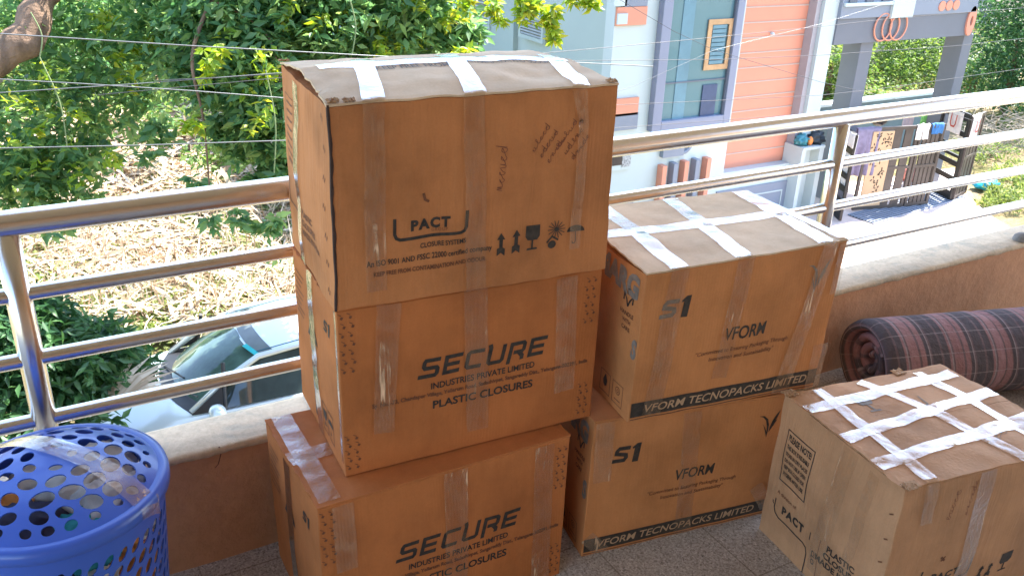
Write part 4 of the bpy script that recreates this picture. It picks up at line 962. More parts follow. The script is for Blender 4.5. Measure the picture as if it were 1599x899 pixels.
for sgn in (1, -1):
    a = [cw(-.05+.02, sgn*.70, .96), cw(-.42, sgn*.66, 1.24), cw(-.78, sgn*.60, 1.405), cw(-1.3, sgn*.60, 1.455), cw(-2.0, sgn*.59, 1.45), cw(-2.6, sgn*.55, 1.38)]
    MB().tube(a, [.032, .034, .034, .03, .028, .03], 10).build('roof_pillar', CARP, car, smooth=True)
    MB().tube([cw(-.78, sgn*.53, 1.428), cw(-1.3, sgn*.535, 1.482), cw(-2.0, sgn*.525, 1.482), cw(-2.5, sgn*.49, 1.42)], .006, 6).build('roof_gutter', pbr('teal_gutter_strip', (.02, .10, .14), .4), car)  # thin teal strip along the roof gutter
    def sw(u, v, s=sgn):
        x = -.35-u*2.1; top = min(1.43, 1.02+(u*2.1+.02)*1.05) if u < .2 else 1.43-.04*u; z = .97+v*(top-.97); y = .80-v*.20
        return cw(x, s*(y-.01), z)
    MB().grid(sw, 24, 8).build('side_window', GLASS_D, car, smooth=True)
    q = MB(); q.add([cw(-.02, sgn*.775, .965), cw(-.36, sgn*.80, .965), cw(-.36, sgn*.715, 1.2)], [(0, 1, 2)]); q.build('quarter_trim', TRIM, car, solid=.006)
    for xx in (-.36, -1.32):
        MB().tube([cw(xx, sgn*.80, .97), cw(xx-.05, sgn*.62, 1.42)], .022, 8).build('door_pillar', TRIM, car)
    for xx in (.45, -2.15):
        wh = MB(); c = Vector(cw(xx, sgn*.80, .30))
        wh.tube([Vector(cw(xx, sgn*.66, .30)), Vector(cw(xx, sgn*.86, .30))], .30, 24); wo = wh.build('wheel', TRIM, car, smooth=False)
        MB().tube([Vector(cw(xx, sgn*.80, .30)), Vector(cw(xx, sgn*.866, .30))], .19, 18).build('rim', STEEL, wo)
    mr = lump('wing_mirror', cw(-.26, sgn*.93, 1.03), .12, CARP, None, None, (.75, 1.0, .62), 3, .03); adopt(mr, None)
    mr.parent = car; mr.matrix_parent_inverse = Matrix.Translation(-car.location)
    hl = lump('headlight', cw(.88, sgn*.58, .66), .12, pbr('clear_headlight', (.7, .72, .75), .1, coat=1), None, None, (1.2, 1.0, .6), 2, .02)
    hl.parent = car; hl.matrix_parent_inverse = Matrix.Translation(-car.location)
MB().obox(Vector(wsfn(.80, .86))+Vector((-.01, -.01, .012)), Vector(wsfn(.80, .90))-Vector(wsfn(.80, .80)), (Vector(wsfn(.87, .86))-Vector(wsfn(.80, .86)))*.9, (0, 0, .003)).build('windscreen_sticker', pbr('teal_sticker', (.02, .42, .42), .4), car)
wp = MB(); wp.tube([cw(.06, .15, 1.0), cw(-.10, .55, 1.06), cw(-.12, .62, 1.08)], .009, 6); wp.build('wiper', TRIM, car)
wp = MB(); wp.tube([cw(.08, -.35, 1.0), cw(-.06, .15, 1.07)], .009, 6); wp.build('wiper', TRIM, car)

# ================================================================ FOLIAGE
def leaves(name, blobs, size, m, parent=None, droop=.5, seed=0, fold=.25, width=.42, kindstuff=False, shell=.0):
    """blobs: (centre, (rx,ry,rz), count). Each leaf a folded four-point blade."""
    g_ = np.random.default_rng(seed); C = []; 
    for c, r, n in blobs:
        d = g_.normal(size=(n, 3)); d /= np.linalg.norm(d, axis=1)[:, None]
        rad = g_.random(n)**(1/3)*(1-shell)+shell; rad *= (1+.25*g_.normal(size=n)*.5)
        # clumps: gather leaves about random twig centres
        k = max(2, n//9); tc = g_.normal(size=(k, 3)); tc /= np.linalg.norm(tc, axis=1)[:, None]; tc *= (g_.random(k)**(1/2.6))[:, None]
        idx = g_.integers(0, k, n); P_ = tc[idx]*.93 + d*rad[:, None]*.20
        C.append(P_*np.array(r)+np.array(c))
    C = np.concatenate(C); n = len(C)
    ax = g_.normal(size=(n, 3)); ax[:, 2] = ax[:, 2]*.5-droop; ax /= np.linalg.norm(ax, axis=1)[:, None]
    up = g_.normal(size=(n, 3))*.7+np.array([0, 0, 1.]); sd_ = np.cross(ax, up); sd_ /= np.linalg.norm(sd_, axis=1)[:, None]; nn = np.cross(sd_, ax)
    s = size*(.6+.8*g_.random(n))[:, None]; w2 = s*width
    b = C; t = C+ax*s; mid = C+ax*s*.42
    l = mid+sd_*w2*.5+nn*w2*fold; r_ = mid-sd_*w2*.5+nn*w2*fold
    V = np.stack([b, r_, t, l], 1).reshape(-1, 3); i = np.arange(n)*4
    F = np.stack([np.stack([i, i+1, i+2], 1), np.stack([i, i+2, i+3], 1)], 1).reshape(-1, 3)
    return fastmesh(name, V, F, m, parent)
def bl(px, py, Y, rp, n, dy=1.0, sq=1.0):
    c = at(px, py, Y); r = rp*(c-EYE).length/FPX; return (tuple(c), (r, r*dy, r*sq), n)
tree = thing('leafy_tree', 'large leafy green tree with a leaning brown trunk hanging over the lane', 'tree', (-3.4, 10.2, GZ))
t0 = at(-20, 108, 10.0); t1_ = at(40, 60, 10.0); t2 = at(75, -8, 10.2)
trk = [Vector((-3.4, 10.2, GZ)), Vector((-2.6, 10.2, -3.0)), at(-90, 175, 10.0), t0, t1_, t2, at(150, -90, 10.4), at(260, -220, 10.6)]
def smoothpts(p, k=6):
    o = []
    for i in range(len(p)-1):
        a, b, c, d = p[max(i-1, 0)], p[i], p[i+1], p[min(i+2, len(p)-1)]
        for j in range(k):
            f = j/k; o.append(b+.5*f*(c-a+f*(2*a-5*b+4*c-d+f*(3*(b-c)+d-a))))
    return o+[p[-1]]
tp = smoothpts(trk); rr = [.19-.08*i/len(tp)+.015*math.sin(i*1.7) for i in range(len(tp))]
mt = MB().tube(tp, rr, 18); mt.v = [tuple(Vector(v)+Vector((nz(v, 3, 1), nz(v, 3, 2), nz(v, 2, 3)))*.05) for v in mt.v]
mt.build('trunk', BARK, tree, smooth=True)
brs = [[(75, -8, 10.2), (200, -30, 9.8), (330, 0, 9.2), (420, 60, 8.8), (440, 160, 8.6)], [(150, -90, 10.4), (400, -60, 9.5), (600, -20, 9), (720, 40, 8.6)], [(260, -220, 10.6), (600, -120, 9), (800, -40, 8), (850, 20, 7.6), (868, 60, 7.6)], [(800, -40, 8), (925, 4, 7.6)], [(330, 0, 9.2), (300, 90, 9.0), (318, 190, 8.9), (330, 330, 8.8)]]
for q in brs:
    p = smoothpts([at(*k) for k in q], 5); MB().tube(p, [.018*(1-i/len(p))+.005 for i in range(len(p))], 8).build('branch', BARK, tree, smooth=True)
vn = MB()
for (x0, y0, x1, y1, Y) in ((48, 20, 62, 90, 9.0), (62, 90, 105, 230, 9.0), (415, 110, 428, 270, 8.2), (545, -5, 550, 85, 8.3)):
    a, b = at(x0, y0, Y), at(x1, y1, Y); m_ = (a+b)/2+Vector((.05, 0, 0)); vn.tube(smoothpts([a, m_, b]), .006, 5)
vn.build('hanging_vine', pbr('green_vine', (.20, .26, .12), .8), tree)
L_ = []
for (x, y, Y, r_, n) in ((40, 30, 10.6, 70, 420), (130, 70, 10.8, 80, 620), (60, 190, 10.3, 85, 700), (150, 190, 10.4, 70, 480), (40, 270, 10.1, 55, 420), (110, 275, 10, 55, 420), (90, 330, 10, 30, 110), (210, 60, 10.4, 80, 620), (215, 150, 10.5, 50, 170),
    (290, 50, 9.8, 80, 760), (370, 40, 9.4, 85, 900), (450, 30, 9.2, 85, 900), (540, 30, 9.1, 85, 950), (620, 35, 9.0, 80, 850), (690, 40, 8.9, 60, 520), (722, 62, 8.7, 36, 230), (310, 120, 9.4, 50, 330), (390, 120, 9.0, 75, 820), (420, 200, 8.8, 62, 620), (380, 210, 9.0, 50, 330), (440, 270, 8.7, 36, 230), (400, 285, 8.8, 22, 60), (330, 200, 9, 26, 70), (250, 215, 9.4, 24, 80), (235, 245, 9.3, 16, 40), (330, 345, 8.7, 13, 22), (375, 340, 8.7, 16, 36), (420, 355, 8.6, 22, 62), (75, 362, 9.2, 12, 14), (440, 395, 8.6, 18, 24), (300, 285, 9.0, 13, 18),
    (-60, 100, 10.5, 90, 500), (-60, 260, 10.2, 80, 400), (480, -70, 9.3, 110, 1100), (300, -80, 10, 120, 1100), (650, -70, 9, 90, 800), (100, -70, 11, 120, 900), (500, 110, 9.3, 70, 500), (600, 110, 9.3, 60, 350), (560, 160, 9.4, 60, 200)):
    L_.append(bl(x, y, Y, r_, int(n*(1.35 if x < 260 else 1.85)), 1.2))
leaves('crown', L_, .128, LEAF, tree, .45, 1)
Ly = [bl(x, y, Y, r_, n, 1) for (x, y, Y, r_, n) in ((325, 95, 8.5, 20, 70), (300, 190, 8.5, 20, 75), (318, 125, 8.5, 12, 30), (345, 75, 8.5, 12, 30), (420, 115, 8.4, 16, 40), (165, 30, 10, 18, 50), (650, 15, 8.5, 18, 50), (705, 30, 8.4, 18, 60), (730, 80, 8.3, 14, 50), (770, 12, 7.8, 16, 90), (780, 34, 7.8, 9, 40), (826, 20, 7.6, 22, 150), (855, 18, 7.6, 18, 110), (862, 45, 7.6, 13, 70), (868, 62, 7.6, 9, 36), (925, 5, 7.5, 14, 70), (90, 150, 9.6, 60, 90), (150, 250, 9.6, 50, 70), (400, 60, 8.6, 60, 80), (560, 50, 8.6, 70, 90), (480, 20, 8.6, 50, 60), (620, 70, 8.6, 40, 60), (400, 170, 8.4, 40, 50), (60, 250, 9.6, 50, 60), (740, -10, 8, 30, 160), (900, -20, 7.6, 30, 160), (830, -15, 7.7, 30, 160), (200, 110, 10, 40, 80), (240, 60, 10, 30, 60))]
leaves('sunlit_leaves', Ly, .10, LEAF_SUN, tree, .35, 2)  # sunlit twigs, lit by their leaf colour
# dark shrub by the car
sh = thing('dense_shrub', 'dense dark green shrub with pointed leaves over the nose of the car', 'shrub', tuple(onz(70, 640, GZ)))
Ls = []
for (x, y, Y, r_, n) in ((20, 530, 8.6, 70, 620), (80, 545, 8.7, 75, 720), (140, 560, 8.8, 60, 560), (185, 570, 8.8, 45, 330), (215, 585, 8.8, 24, 120), (60, 620, 8.5, 75, 620), (130, 620, 8.6, 55, 420), (20, 480, 8.9, 40, 260), (70, 490, 8.9, 40, 260), (-60, 570, 8.6, 90, 600), (170, 520, 9.2, 30, 160), (230, 560, 9.0, 20, 50), (10, 680, 8.3, 80, 400)):
    Ls.append(bl(x, y, Y, r_, int(n*2.0), 1.1))
leaves('foliage', Ls, .135, LEAF_D, sh, .25, 3, width=.34)
base = onz(70, 640, GZ)
for k in range(7):
    e = at(20+28*k, 560, 8.6); MB().tube([base+Vector((.05*k-.15, 0, 0)), base.lerp(e, .5)+Vector((0, 0, .1)), e], [.025, .018, .008], 6).build('stem', TWIG, sh)
# dried fan frond lying against the car nose
def frond(c, L, n, spread, ang, m_, tilt=.25, seed=0, w_=.03):
    rr = random.Random(seed); q = MB(); c = Vector(c)
    for k in range(n):
        a = ang+(k/(n-1)-.5)*spread+rr.uniform(-.05, .05); l = L*rr.uniform(.75, 1)
        d = Vector((math.cos(a), math.sin(a), tilt+rr.uniform(-.12, .12))); s_ = Vector((-math.sin(a), math.cos(a), 0))*w_
        b = c+d*l*.55; e = c+d*l+Vector((0, 0, -l*.18)); q.add([c-s_*.2, c+s_*.2, b+s_+Vector((0, 0, .01)), b-s_, e], [(0, 1, 2, 3), (3, 2, 4)])
    return q
fr_ = frond(at(168, 640, 8.3), .75, 16, 1.3, R(35), STRAW, .45, 3, .03)
tag(fr_.build('dried_fan_frond', STRAW), 'pale dried fan palm frond leaning against the shrub beside the car bonnet', 'palm frond')
# litter of dry palm fronds, one sheet nobody could count
g_ = np.random.default_rng(5); V = []; F = []
def blades(n, px0, px1, py0, py1, Lm, wm, zj=.25):
    global V, F
    for _ in range(n):
        px, py = g_.uniform(px0, px1), g_.uniform(py0, py1); c = onz(px, py, GZ+.12); 
        c = Vector((c.x, c.y, c.z+g_.random()*zj)); a = g_.random()*2*PI; L = Lm*(.4+g_.random()); w_ = wm*(.5+g_.random())
        d = Vector((math.cos(a), math.sin(a), g_.normal()*.22)); s_ = Vector((-math.sin(a), math.cos(a), g_.normal()*.3))*w_
        m_ = c+d*L*.5+Vector((0, 0, L*.08)); e = c+d*L; i = len(V)
        V += [tuple(c-s_), tuple(c+s_), tuple(m_+s_), tuple(m_-s_), tuple(e+s_*.3), tuple(e-s_*.3)]; F += [(i, i+1, i+2, i+3), (i+3, i+2, i+4, i+5)]
blades(5200, -40, 480, 330, 520, .55, .016); blades(2600, 100, 470, 200, 340, .9, .028); blades(900, 300, 500, 430, 520, .5, .014)
for _ in range(900):
    px, py = g_.uniform(-40, 480), g_.uniform(240, 520); c = onz(px, py, GZ+.05); L = g_.uniform(.3, .9); d = Vector((g_.normal()*.35, g_.normal()*.35, 1))*L; s_ = Vector((.008, 0, 0)); i = len(V)
    V += [tuple(c-s_), tuple(c+s_), tuple(c+d*.6+s_), tuple(c+d*.6-s_), tuple(c+d+s_*.3), tuple(c+d-s_*.3)]; F += [(i, i+1, i+2, i+3), (i+3, i+2, i+4, i+5)]
blades(1500, -60, 900, 60, 260, 1.2, .05); blades(700, 1180, 1599, 480, 560, .3, .01)
for k in range(150):
    px, py = g_.uniform(20, 470), g_.uniform(240, 470); q = frond(onz(px, py, GZ+.15), .9*g_.uniform(.6, 1.1), 12, g_.uniform(.9, 2), g_.random()*6.3, None, g_.uniform(.02, .25), k, .028)
    i = len(V); V += q.v; 
    for f in q.f: F.append(tuple(x+i for x in f) if len(f) == 4 else tuple(x+i for x in f)+(f[2]+i,))
F4 = [f for f in F if len(set(f)) == 4]; F3 = [f[:3] for f in F if len(set(f)) == 3]
me = bpy.data.meshes.new('dry_palm_litter'); me.from_pydata(V, [], F4+F3); me.materials.append(STRAW); o = bpy.data.objects.new('dry_palm_litter', me); COL.objects.link(o); tag(o, 'heap of bleached dry palm fronds and straw covering the plot', 'dry fronds', kind='stuff')
# weeds
W_ = []
for k in range(420):
    px, py = g_.uniform(-60, 480), g_.uniform(280, 520)
    if 90 < px < 330 and 360 < py < 470 and g_.random() < .8: continue
    c = onz(px, py, GZ+.15); r_ = g_.uniform(.2, .6); W_.append((tuple(c), (r_, r_, r_*.5), int(90+330*r_)))
for (x0, x1, y0, y1, n) in ((-60, 80, 290, 470, 55), (200, 480, 440, 540, 70), (150, 300, 180, 300, 30), (1540, 1640, 262, 322, 45), (1240, 1640, 180, 250, 10), (280, 480, 250, 340, 25)):
    for k in range(n):
        c = onz(g_.uniform(x0, x1), g_.uniform(y0, y1), GZ+.15); r_ = g_.uniform(.2, .5); W_.append((tuple(c), (r_, r_, r_*.6), 140))
o = leaves('weeds', W_, .10, WEED, None, -.6, 7, width=.3); tag(o, 'sparse yellow green weeds growing through the litter', 'weeds', kind='stuff')
# green masses behind: individual trees and bushes
def bush(name, label, cat, items, Y, size, m, seed, n, trunkx, group, sq=1, dens=1):
    c = at(items[0][0], items[0][1], Y); t = thing(name, label, cat, (at(trunkx, items[0][1], Y).x, Y, GZ), group)
    leaves('foliage', [bl(x, y, Y+dy, r_, int(n*(r_/60)**2*dens)+60, 1.3, sq) for (x, y, r_, dy) in items], size, m, t, .2, seed)
    b0 = Vector(t.location); MB().tube([b0, b0.lerp(c, .5)+Vector((.1, 0, .1)), c], [.12, .09, .03], 8).build('trunk', BARK, t, smooth=True)
    return t
GT = 'trees and bushes behind the houses'
bush('leafy_bush', 'bright green bush seen between the two portico columns', 'bush', [(1420, 110, 60, 0), (1375, 140, 50, 0), (1465, 130, 45, 0), (1400, 70, 50, 1), (1455, 70, 45, 1), (1380, 190, 50, -1), (1440, 190, 50, -1), (1350, 170, 50, -2), (1480, 180, 50, -2), (1410, 200, 50, -3)], 21, .17, LEAF_F, 21, 2400, 1415, GT)
bush('leafy_bush', 'green bush in the gap between white pillar and left portico column', 'bush', [(1298, 95, 40, 0), (1300, 150, 40, 0), (1320, 60, 40, 1), (1275, 190, 40, -.5)], 20, .16, LEAF_F, 22, 2400, 1298, GT)
bush('leafy_bush', 'sunlit pale green bush just right of the right portico column', 'bush', [(1530, 90, 45, 0), (1525, 150, 40, 0), (1555, 60, 40, 1), (1510, 200, 36, -1)], 19, .16, LEAF_F, 23, 2400, 1530, GT)
bush('dark_tree', 'dark green tree at the far right edge above the top rail', 'tree', [(1590, 50, 60, 0), (1580, 120, 55, 0), (1620, 100, 70, 0), (1600, 0, 60, 0), (1640, 180, 50, 0)], 16, .14, LEAF_D, 24, 3200, 1600, GT)
bush('leafy_bush', 'low green bush right of the gate leaves, under the dry brush', 'bush', [(1540, 250, 32, 0), (1575, 262, 28, 0), (1520, 268, 18, 0), (1610, 250, 34, 0)], 13.4, .10, LEAF_F, 25, 3600, 1545, GT)
for k, (x, Y) in enumerate(((-60, 25), (60, 28), (180, 31), (300, 27), (420, 29), (540, 31), (660, 33), (770, 36))):
    bush('background_tree', ['tree beyond the plot, farthest left, behind the leaning trunk', 'tree beyond the plot behind the leaning trunk, second from left', 'tree beyond the plot behind the wire crossing', 'tree beyond the plot left of the stacked boxes', 'tree beyond the plot directly behind the top box, left end', 'tree beyond the plot behind the top box middle', 'tree beyond the plot behind the top box, right end', 'farthest tree beyond the plot, beside the grey green house wall'][k], 'tree',
         [(x, 20, 70, 0), (x+30, 90, 60, -1), (x-30, -50, 70, 1), (x+20, -130, 70, 1)], Y, .24, LEAF_F if k % 2 == 0 else LEAF, 40+k, 1500, x, GT)
o = leaves('undergrowth', [bl(x, y, Y, 46, 420, 1.5, .7) for (x, y, Y) in ((-30, 150, 22), (60, 150, 22), (150, 160, 21), (230, 130, 22), (320, 150, 21), (250, 180, 19), (380, 220, 17), (60, 240, 17), (-20, 260, 16), (330, 240, 17), (440, 250, 17))], .14, LEAF_F, None, .1, 60); tag(o, 'low green undergrowth at the back of the littered plot', 'undergrowth', kind='stuff')
# dry brush at right
V = []; q = MB(); rr = random.Random(9)
for k in range(420):
    c = at(rr.uniform(1505, 1650), rr.uniform(185, 245), rr.uniform(12.8, 14.5)); a = rr.random()*6.3; L = rr.uniform(.3, 1.0)
    e = c+Vector((math.cos(a)*L, math.sin(a)*L*.6, rr.uniform(-.3, .5)*L)); m_ = (c+e)/2+Vector((rr.uniform(-.08, .08), 0, rr.uniform(-.1, .1)))
    q.tube([c, m_, e], .007, 3, False)
tag(q.build('dry_brushwood', TWIG), 'tangle of bare grey twigs right of the gate', 'brushwood', kind='stuff')

# ================================================================ LAUNDRY BASKET
BLUE = pbr('blue_basket_plastic', (.042, .115, .50), .32, var=.06, scale=4, spec=.5, coat=.2)
bc = Vector((-.029, 1.573, 0)); BR, BZ = .192, .50
bk = thing('laundry_basket', 'round blue perforated plastic laundry basket with a taped domed lid', 'laundry basket', bc)
def cdt(outer, holes, pts):
    V = []; E_ = []
    def loop(L):
        n0 = len(V); V.extend(Vector(p) for p in L)
        for i in range(len(L)): E_.append((n0+i, n0+(i+1) % len(L)))
    loop(outer)
    for h in holes: loop(h)
    V.extend(Vector(p) for p in pts)
    r = geometry.delaunay_2d_cdt(V, E_, [], 0, 1e-7)
    vv, ff = r[0], r[2]
    def inside(p, L):
        c = False; j = len(L)-1
        for i in range(len(L)):
            if ((L[i][1] > p[1]) != (L[j][1] > p[1])) and p[0] < (L[j][0]-L[i][0])*(p[1]-L[i][1])/(L[j][1]-L[i][1])+L[i][0]: c = not c
            j = i
        return c
    out = []
    for f in ff:
        c = sum((vv[i] for i in f), Vector((0, 0)))/len(f)
        if not inside(c, outer): continue
        if any(abs(c.x-h[0][0]) < .06 and abs(c.y-h[0][1]) < .06 and inside(c, h) for h in holes): continue
        out.append(tuple(f))
    return vv, out
def ell(cx_, cy_, a, b, rot, n=14): return [(cx_+a*math.cos(t)*math.cos(rot)-b*math.sin(t)*math.sin(rot), cy_+a*math.cos(t)*math.sin(rot)+b*math.sin(t)*math.cos(rot)) for t in [2*PI*k/n for k in range(n)]]
holes = []; rr = random.Random(4); cen = []
for ring, (rad, cnt, sz) in enumerate(((.038, 5, .0135), (.072, 10, .0170), (.106, 14, .0178), (.137, 19, .0160), (.1605, 26, .0095))):
    for k in range(cnt):
        a = 2*PI*(k+.5*(ring % 2)+rr.uniform(-.12, .12))/cnt; s_ = sz*rr.uniform(.70, 1.08); holes.append(ell(rad*math.cos(a), rad*math.sin(a), s_*1.15, s_*.85, a+PI/2+rr.uniform(-.4, .4)))
outer = [(.180*math.cos(2*PI*k/72), .180*math.sin(2*PI*k/72)) for k in range(72)]
grid = [(x*.012, y*.012) for x in range(-15, 16) for y in range(-15, 16) if x*x+y*y < 14.6**2]
grid = [p for p in grid if not any((p[0]-h[0][0])**2+(p[1]-h[0][1])**2 < .045**2 and (p[0]-sum(q[0] for q in h)/14)**2+(p[1]-sum(q[1] for q in h)/14)**2 < .019**2 for h in holes)]
vv, ff = cdt(outer, holes, grid)
def dome(x, y): r_ = math.hypot(x, y)/.18; return BZ+.012+.055*(1-r_**2.4) if r_ < 1 else BZ+.012
lid = MB().add([(bc.x+v.x, bc.y+v.y, dome(v.x, v.y)) for v in vv], ff).build('lid', BLUE, bk, smooth=True, solid=.0028)
es = lid.modifiers.new('e', 'EDGE_SPLIT'); es.split_angle = R(40)
MB().lathe([(.176, .014), (.186, .016), (.196, .012), (.1985, .002), (.1975, -.012), (.194, -.014), (.193, .0), (.186, .008), (.176, .011)], bc+Vector((0, 0, BZ)), 96).build('lid_rim', BLUE, lid, smooth=True)
# perforated side
circ_ = 2*PI*.18; hs = []
rows = 12; cols = 42
for r_ in range(rows):
    for k in range(cols):
        u = circ_*(k+.5*(r_ % 2)+.25)/cols; v = .045+.0345*r_
        hs.append(ell(u, v, .0155, .0078, R(52) if r_ % 2 == 0 else R(60), 10))
out = [(x*circ_/88, .0) for x in range(88)]+[(circ_, y*.02) for y in range(24)]+[(circ_-x*circ_/88, .48) for x in range(88)]+[(0, .48-y*.02) for y in range(24)]
vv, ff = cdt(out, hs, [(circ_*k/88, .465) for k in range(1, 88)]+[(circ_*k/88, .012) for k in range(1, 88)])
def side(u, v): a = u/.18; r_ = .150+.036*(v/.48); return (bc.x+r_*math.cos(a), bc.y+r_*math.sin(a), .012+v)
MB().add([side(v.x, v.y) for v in vv], ff).build('basket_wall', BLUE, bk, smooth=True, solid=.0025).modifiers.new('e', 'EDGE_SPLIT').split_angle = R(40)
MB().lathe([(0, .004), (.150, .004), (.152, .02), (.148, .02), (.146, .008), (0, .008)], bc, 48).build('basket_bottom', BLUE, bk, smooth=True)
# tape over the lid
q = MB()
def tp_(u, v):
    s_ = -.19+.40*u; w_ = (v-.5)*.046; dx, dy = .62, -.785
    x, y = .03+dx*s_-dy*w_-.02, .03+dy*s_+dx*w_; r_ = math.hypot(x, y)
    if r_ <= .186: return (bc.x+x, bc.y+y, dome(x, y)+.0045+.0012*abs(math.sin(w_*900+3*noise.noise(Vector((u*3, 0, 0))))))
    k = .200/r_; return (bc.x+x*k, bc.y+y*k, BZ+.010-(r_-.186)*3.0)
q.grid(tp_, 60, 8); q.build('tape_strip', TAPE_M, lid, smooth=True)
# clothes inside
cl = [((.72, .66, .55), 'cream'), ((.05, .05, .09), 'navy'), ((.62, .25, .06), 'orange'), ((.03, .30, .34), 'teal'), ((.70, .66, .60), 'white'), ((.35, .12, .12), 'maroon'), ((.16, .16, .2), 'charcoal'), ((.6, .52, .42), 'beige')]
pos = [(.06, .06, .43, .10, 0), (-.07, -.06, .43, .085, 1), (-.09, .03, .42, .07, 2), (.03, -.10, .42, .075, 3), (.10, -.03, .43, .085, 4), (.02, .01, .40, .10, 6), (-.02, .11, .42, .08, 7), (.08, -.06, .30, .10, 2), (-.05, -.08, .30, .10, 4), (.10, .06, .28, .09, 5), (.0, -.10, .20, .10, 0), (-.08, .05, .27, .10, 6), (.09, -.02, .17, .09, 7), (0, .04, .12, .12, 1), (.07, -.09, .40, .055, 2), (.135, .03, .38, .045, 0), (.12, -.06, .40, .05, 4), (.115, -.075, .33, .045, 2), (.03, -.14, .36, .05, 4), (-.03, -.13, .38, .055, 1), (.10, .09, .455, .06, 0)]
rank_word = ['highest', 'second highest', 'third highest', 'fourth highest', 'fifth highest']
def garment_rank(k): return sorted([j for j in range(len(pos)) if pos[j][4] == pos[k][4]], key=lambda j: -pos[j][2]-j*1e-4).index(k)
for k, (x, y, z, r_, ci) in enumerate(pos):
    r_ *= .95
    if z > .35: z += .022
    if math.hypot(x, y)+r_*1.12 > .150+.036*z/.48-.006: 
        f = (.144+.036*z/.48-r_*1.12)/max(.01, math.hypot(x, y)); f = max(0, min(1, f)); x *= f; y *= f
    o = lump('folded_garment', bc+Vector((x, y, z)), r_, pbr('cloth_'+cl[ci][1], cl[ci][0], .95, var=.15, scale=20, bmp=.4, bscale=60), None, None, (1, 1, .6), 4, .28, 4, seed=k*1.7)
    cn = ["cream", "navy", "orange", "teal", "white", "maroon", "charcoal", "beige"][ci]
    tag(o, f'{rank_word[garment_rank(k)]} {cn} garment bundled inside the blue laundry basket', 'garment', 'clothes inside the blue basket')

# ================================================================ ROLLED MATTRESS
def plaid():
    m, t, b = nmat('plaid_cotton'); b.inputs['Roughness'].default_value = .95; b.inputs['Specular IOR Level'].default_value = .1
    tc = N(t, 'TexCoord'); sx_ = N(t, 'SeparateXYZ'); t.links.new(tc.outputs['UV'], sx_.inputs[0])
    def wave(sock, freq, ph, thr0, thr1):
        a = N(t, 'Math', operation='MULTIPLY_ADD'); a.inputs[1].default_value = freq; a.inputs[2].default_value = ph; t.links.new(sx_.outputs[sock], a.inputs[0])
        f = N(t, 'Math', operation='FRACT'); t.links.new(a.outputs[0], f.inputs[0])
        s_ = N(t, 'Math', operation='SUBTRACT'); s_.inputs[1].default_value = .5; t.links.new(f.outputs[0], s_.inputs[0])
        ab = N(t, 'Math', operation='ABSOLUTE'); t.links.new(s_.outputs[0], ab.inputs[0])
        mr = N(t, 'MapRange'); mr.inputs[1].default_value = thr0; mr.inputs[2].default_value = thr1; t.links.new(ab.outputs[0], mr.inputs[0]); return mr.outputs[0]
    base = ramp(t, noise_tex(t, 9, 5, .6), [(.3, (.27, .15, .15)), (.7, (.35, .205, .20))]).outputs[0]
    dark = (.105, .092, .098)
    c = mixc(t, wave(0, 6.3, .1, .28, .25), base, dark)
    c = mixc(t, wave(0, 25.2, .3, .12, .08), c, (.17, .125, .13))
    a1 = wave(0, 12.6, .35, .03, .018); c = mixc(t, a1, c, (.30, .25, .25))
    a2 = wave(1, 13, .2, .03, .018); m2 = N(t, 'Math', operation='MULTIPLY'); m2.inputs[1].default_value = .38; t.links.new(a2, m2.inputs[0]); c = mixc(t, m2.outputs[0], c, (.42, .36, .36))
    c = mixc(t, .35, c, ramp(t, noise_tex(t, 160, 3, .6), [(.3, (.6, .6, .6)), (.7, (1, 1, 1))]).outputs[0], 'MULTIPLY')
    t.links.new(c, b.inputs['Base Color']); bump(t, b, noise_tex(t, 18, 4, .6), .5, .02); return m
PL = plaid()
RR = .144
rg = thing('rolled_mattress', 'rolled-up red and charcoal plaid mattress lying along the parapet wall', 'mattress', (2.357, 1.66, 0))
RA = R(-17); rx = Vector((math.cos(RA), math.sin(RA), 0)); ry = Vector((-math.sin(RA), math.cos(RA), 0)); r00 = Vector((2.335, 1.672, 0))
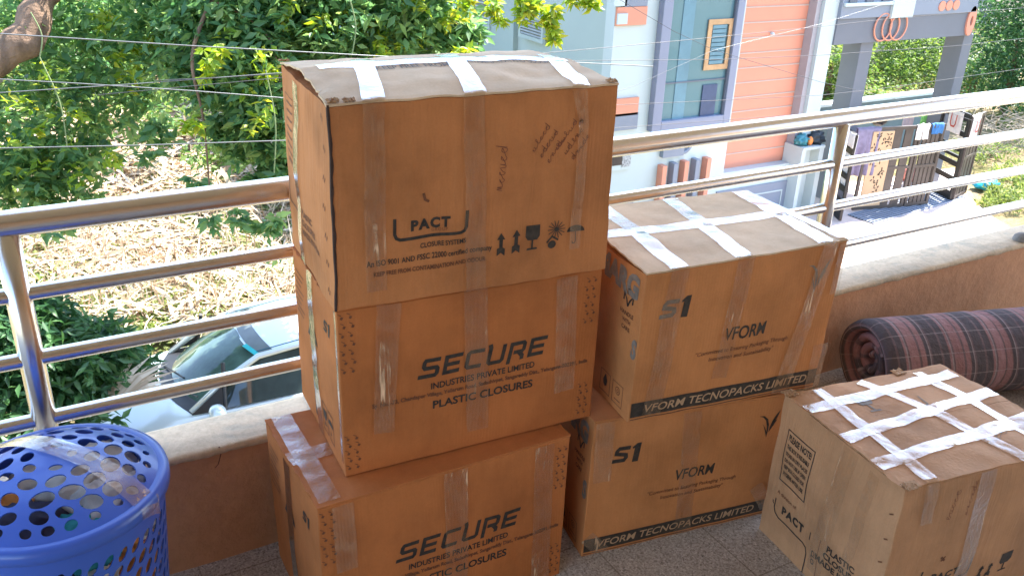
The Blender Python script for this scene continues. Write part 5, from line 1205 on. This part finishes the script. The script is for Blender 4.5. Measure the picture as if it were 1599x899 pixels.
def rp(s_, r_, a):   # along, radius, angle
    sag = 1+.06*math.cos(2*a); rad = r_*(1+.03*noise.noise(Vector((s_*4, math.cos(a)*1.3, math.sin(a)*1.3)))+.012*noise.noise(Vector((s_*16, math.cos(a)*3, math.sin(a)*3))))
    if .40 < s_ < .47: rad *= 1-.05*math.exp(-((s_-.43)/.010)**2)
    y = rad*math.cos(a)*sag; z = rad*math.sin(a)*(1-.03)+RR*.97
    return r00+rx*s_+ry*y+Vector((0, 0, max(.002, z)))
q = MB(); prof = [(1.35, RR)]+[(1.35-1.31*k/60, RR) for k in range(1, 61)]+[(.025, RR*.99), (.010, RR*.95), (.0, RR*.88), (.002, RR*.79), (.015, RR*.72), (.045, RR*.68), (.075, RR*.66)]
NU = 64; q.grid(lambda u, v: rp(*prof[round(v*(len(prof)-1))], 2*PI*u), NU, len(prof)-1, False)
def uvset(o, nu, prof_):
    me = o.data; uvl = me.uv_layers.new(name='UVMap'); acc = [0]
    for i in range(1, len(prof_)): acc.append(acc[-1]+math.hypot(prof_[i][0]-prof_[i-1][0], prof_[i][1]-prof_[i-1][1]))
    for l in me.loops:
        vi = l.vertex_index; uvl.data[l.index].uv = (acc[vi//(nu+1)], (vi % (nu+1))/nu)
o = q.build('outer_layer', PL, rg, smooth=True); uvset(o, NU, prof)
# inner spiral roll
q = MB(); sp = []
K = 150
def spir(t): a = 2*PI*2.3*t+.6; return a, .018+.072*t
W6 = []
for j in range(6):
    W6.append(j)
def spf(u, v):
    a, r_ = spir(v); ph = 2*PI*u; tk = .0165
    rad = r_+tk*math.cos(ph)*.9; s_ = .028+.020*(1-v)+.012*noise.noise(Vector((v*7, 0, 0)))+(-tk*math.sin(ph) if math.sin(ph) > 0 else -tk*math.sin(ph)*14)
    return r00+rx*s_+ry*(rad*math.cos(a))+Vector((0, 0, rad*math.sin(a)*.95+RR*.97))
q.grid(spf, 20, K, False); o = q.build('inner_layer', PL, rg, smooth=True)
me = o.data; uvl = me.uv_layers.new(name='UVMap')
for l in me.loops: vi = l.vertex_index; uvl.data[l.index].uv = ((vi//21)*.0022, (vi % 21)/21*.5)
MB().tube([r00+rx*.10+Vector((0, 0, RR*.97)), r00+rx*.12+Vector((0, 0, RR*.97))], RR*.75, 32).build('core', pbr('dark_cloth_core', (.03, .025, .028), .95), rg)
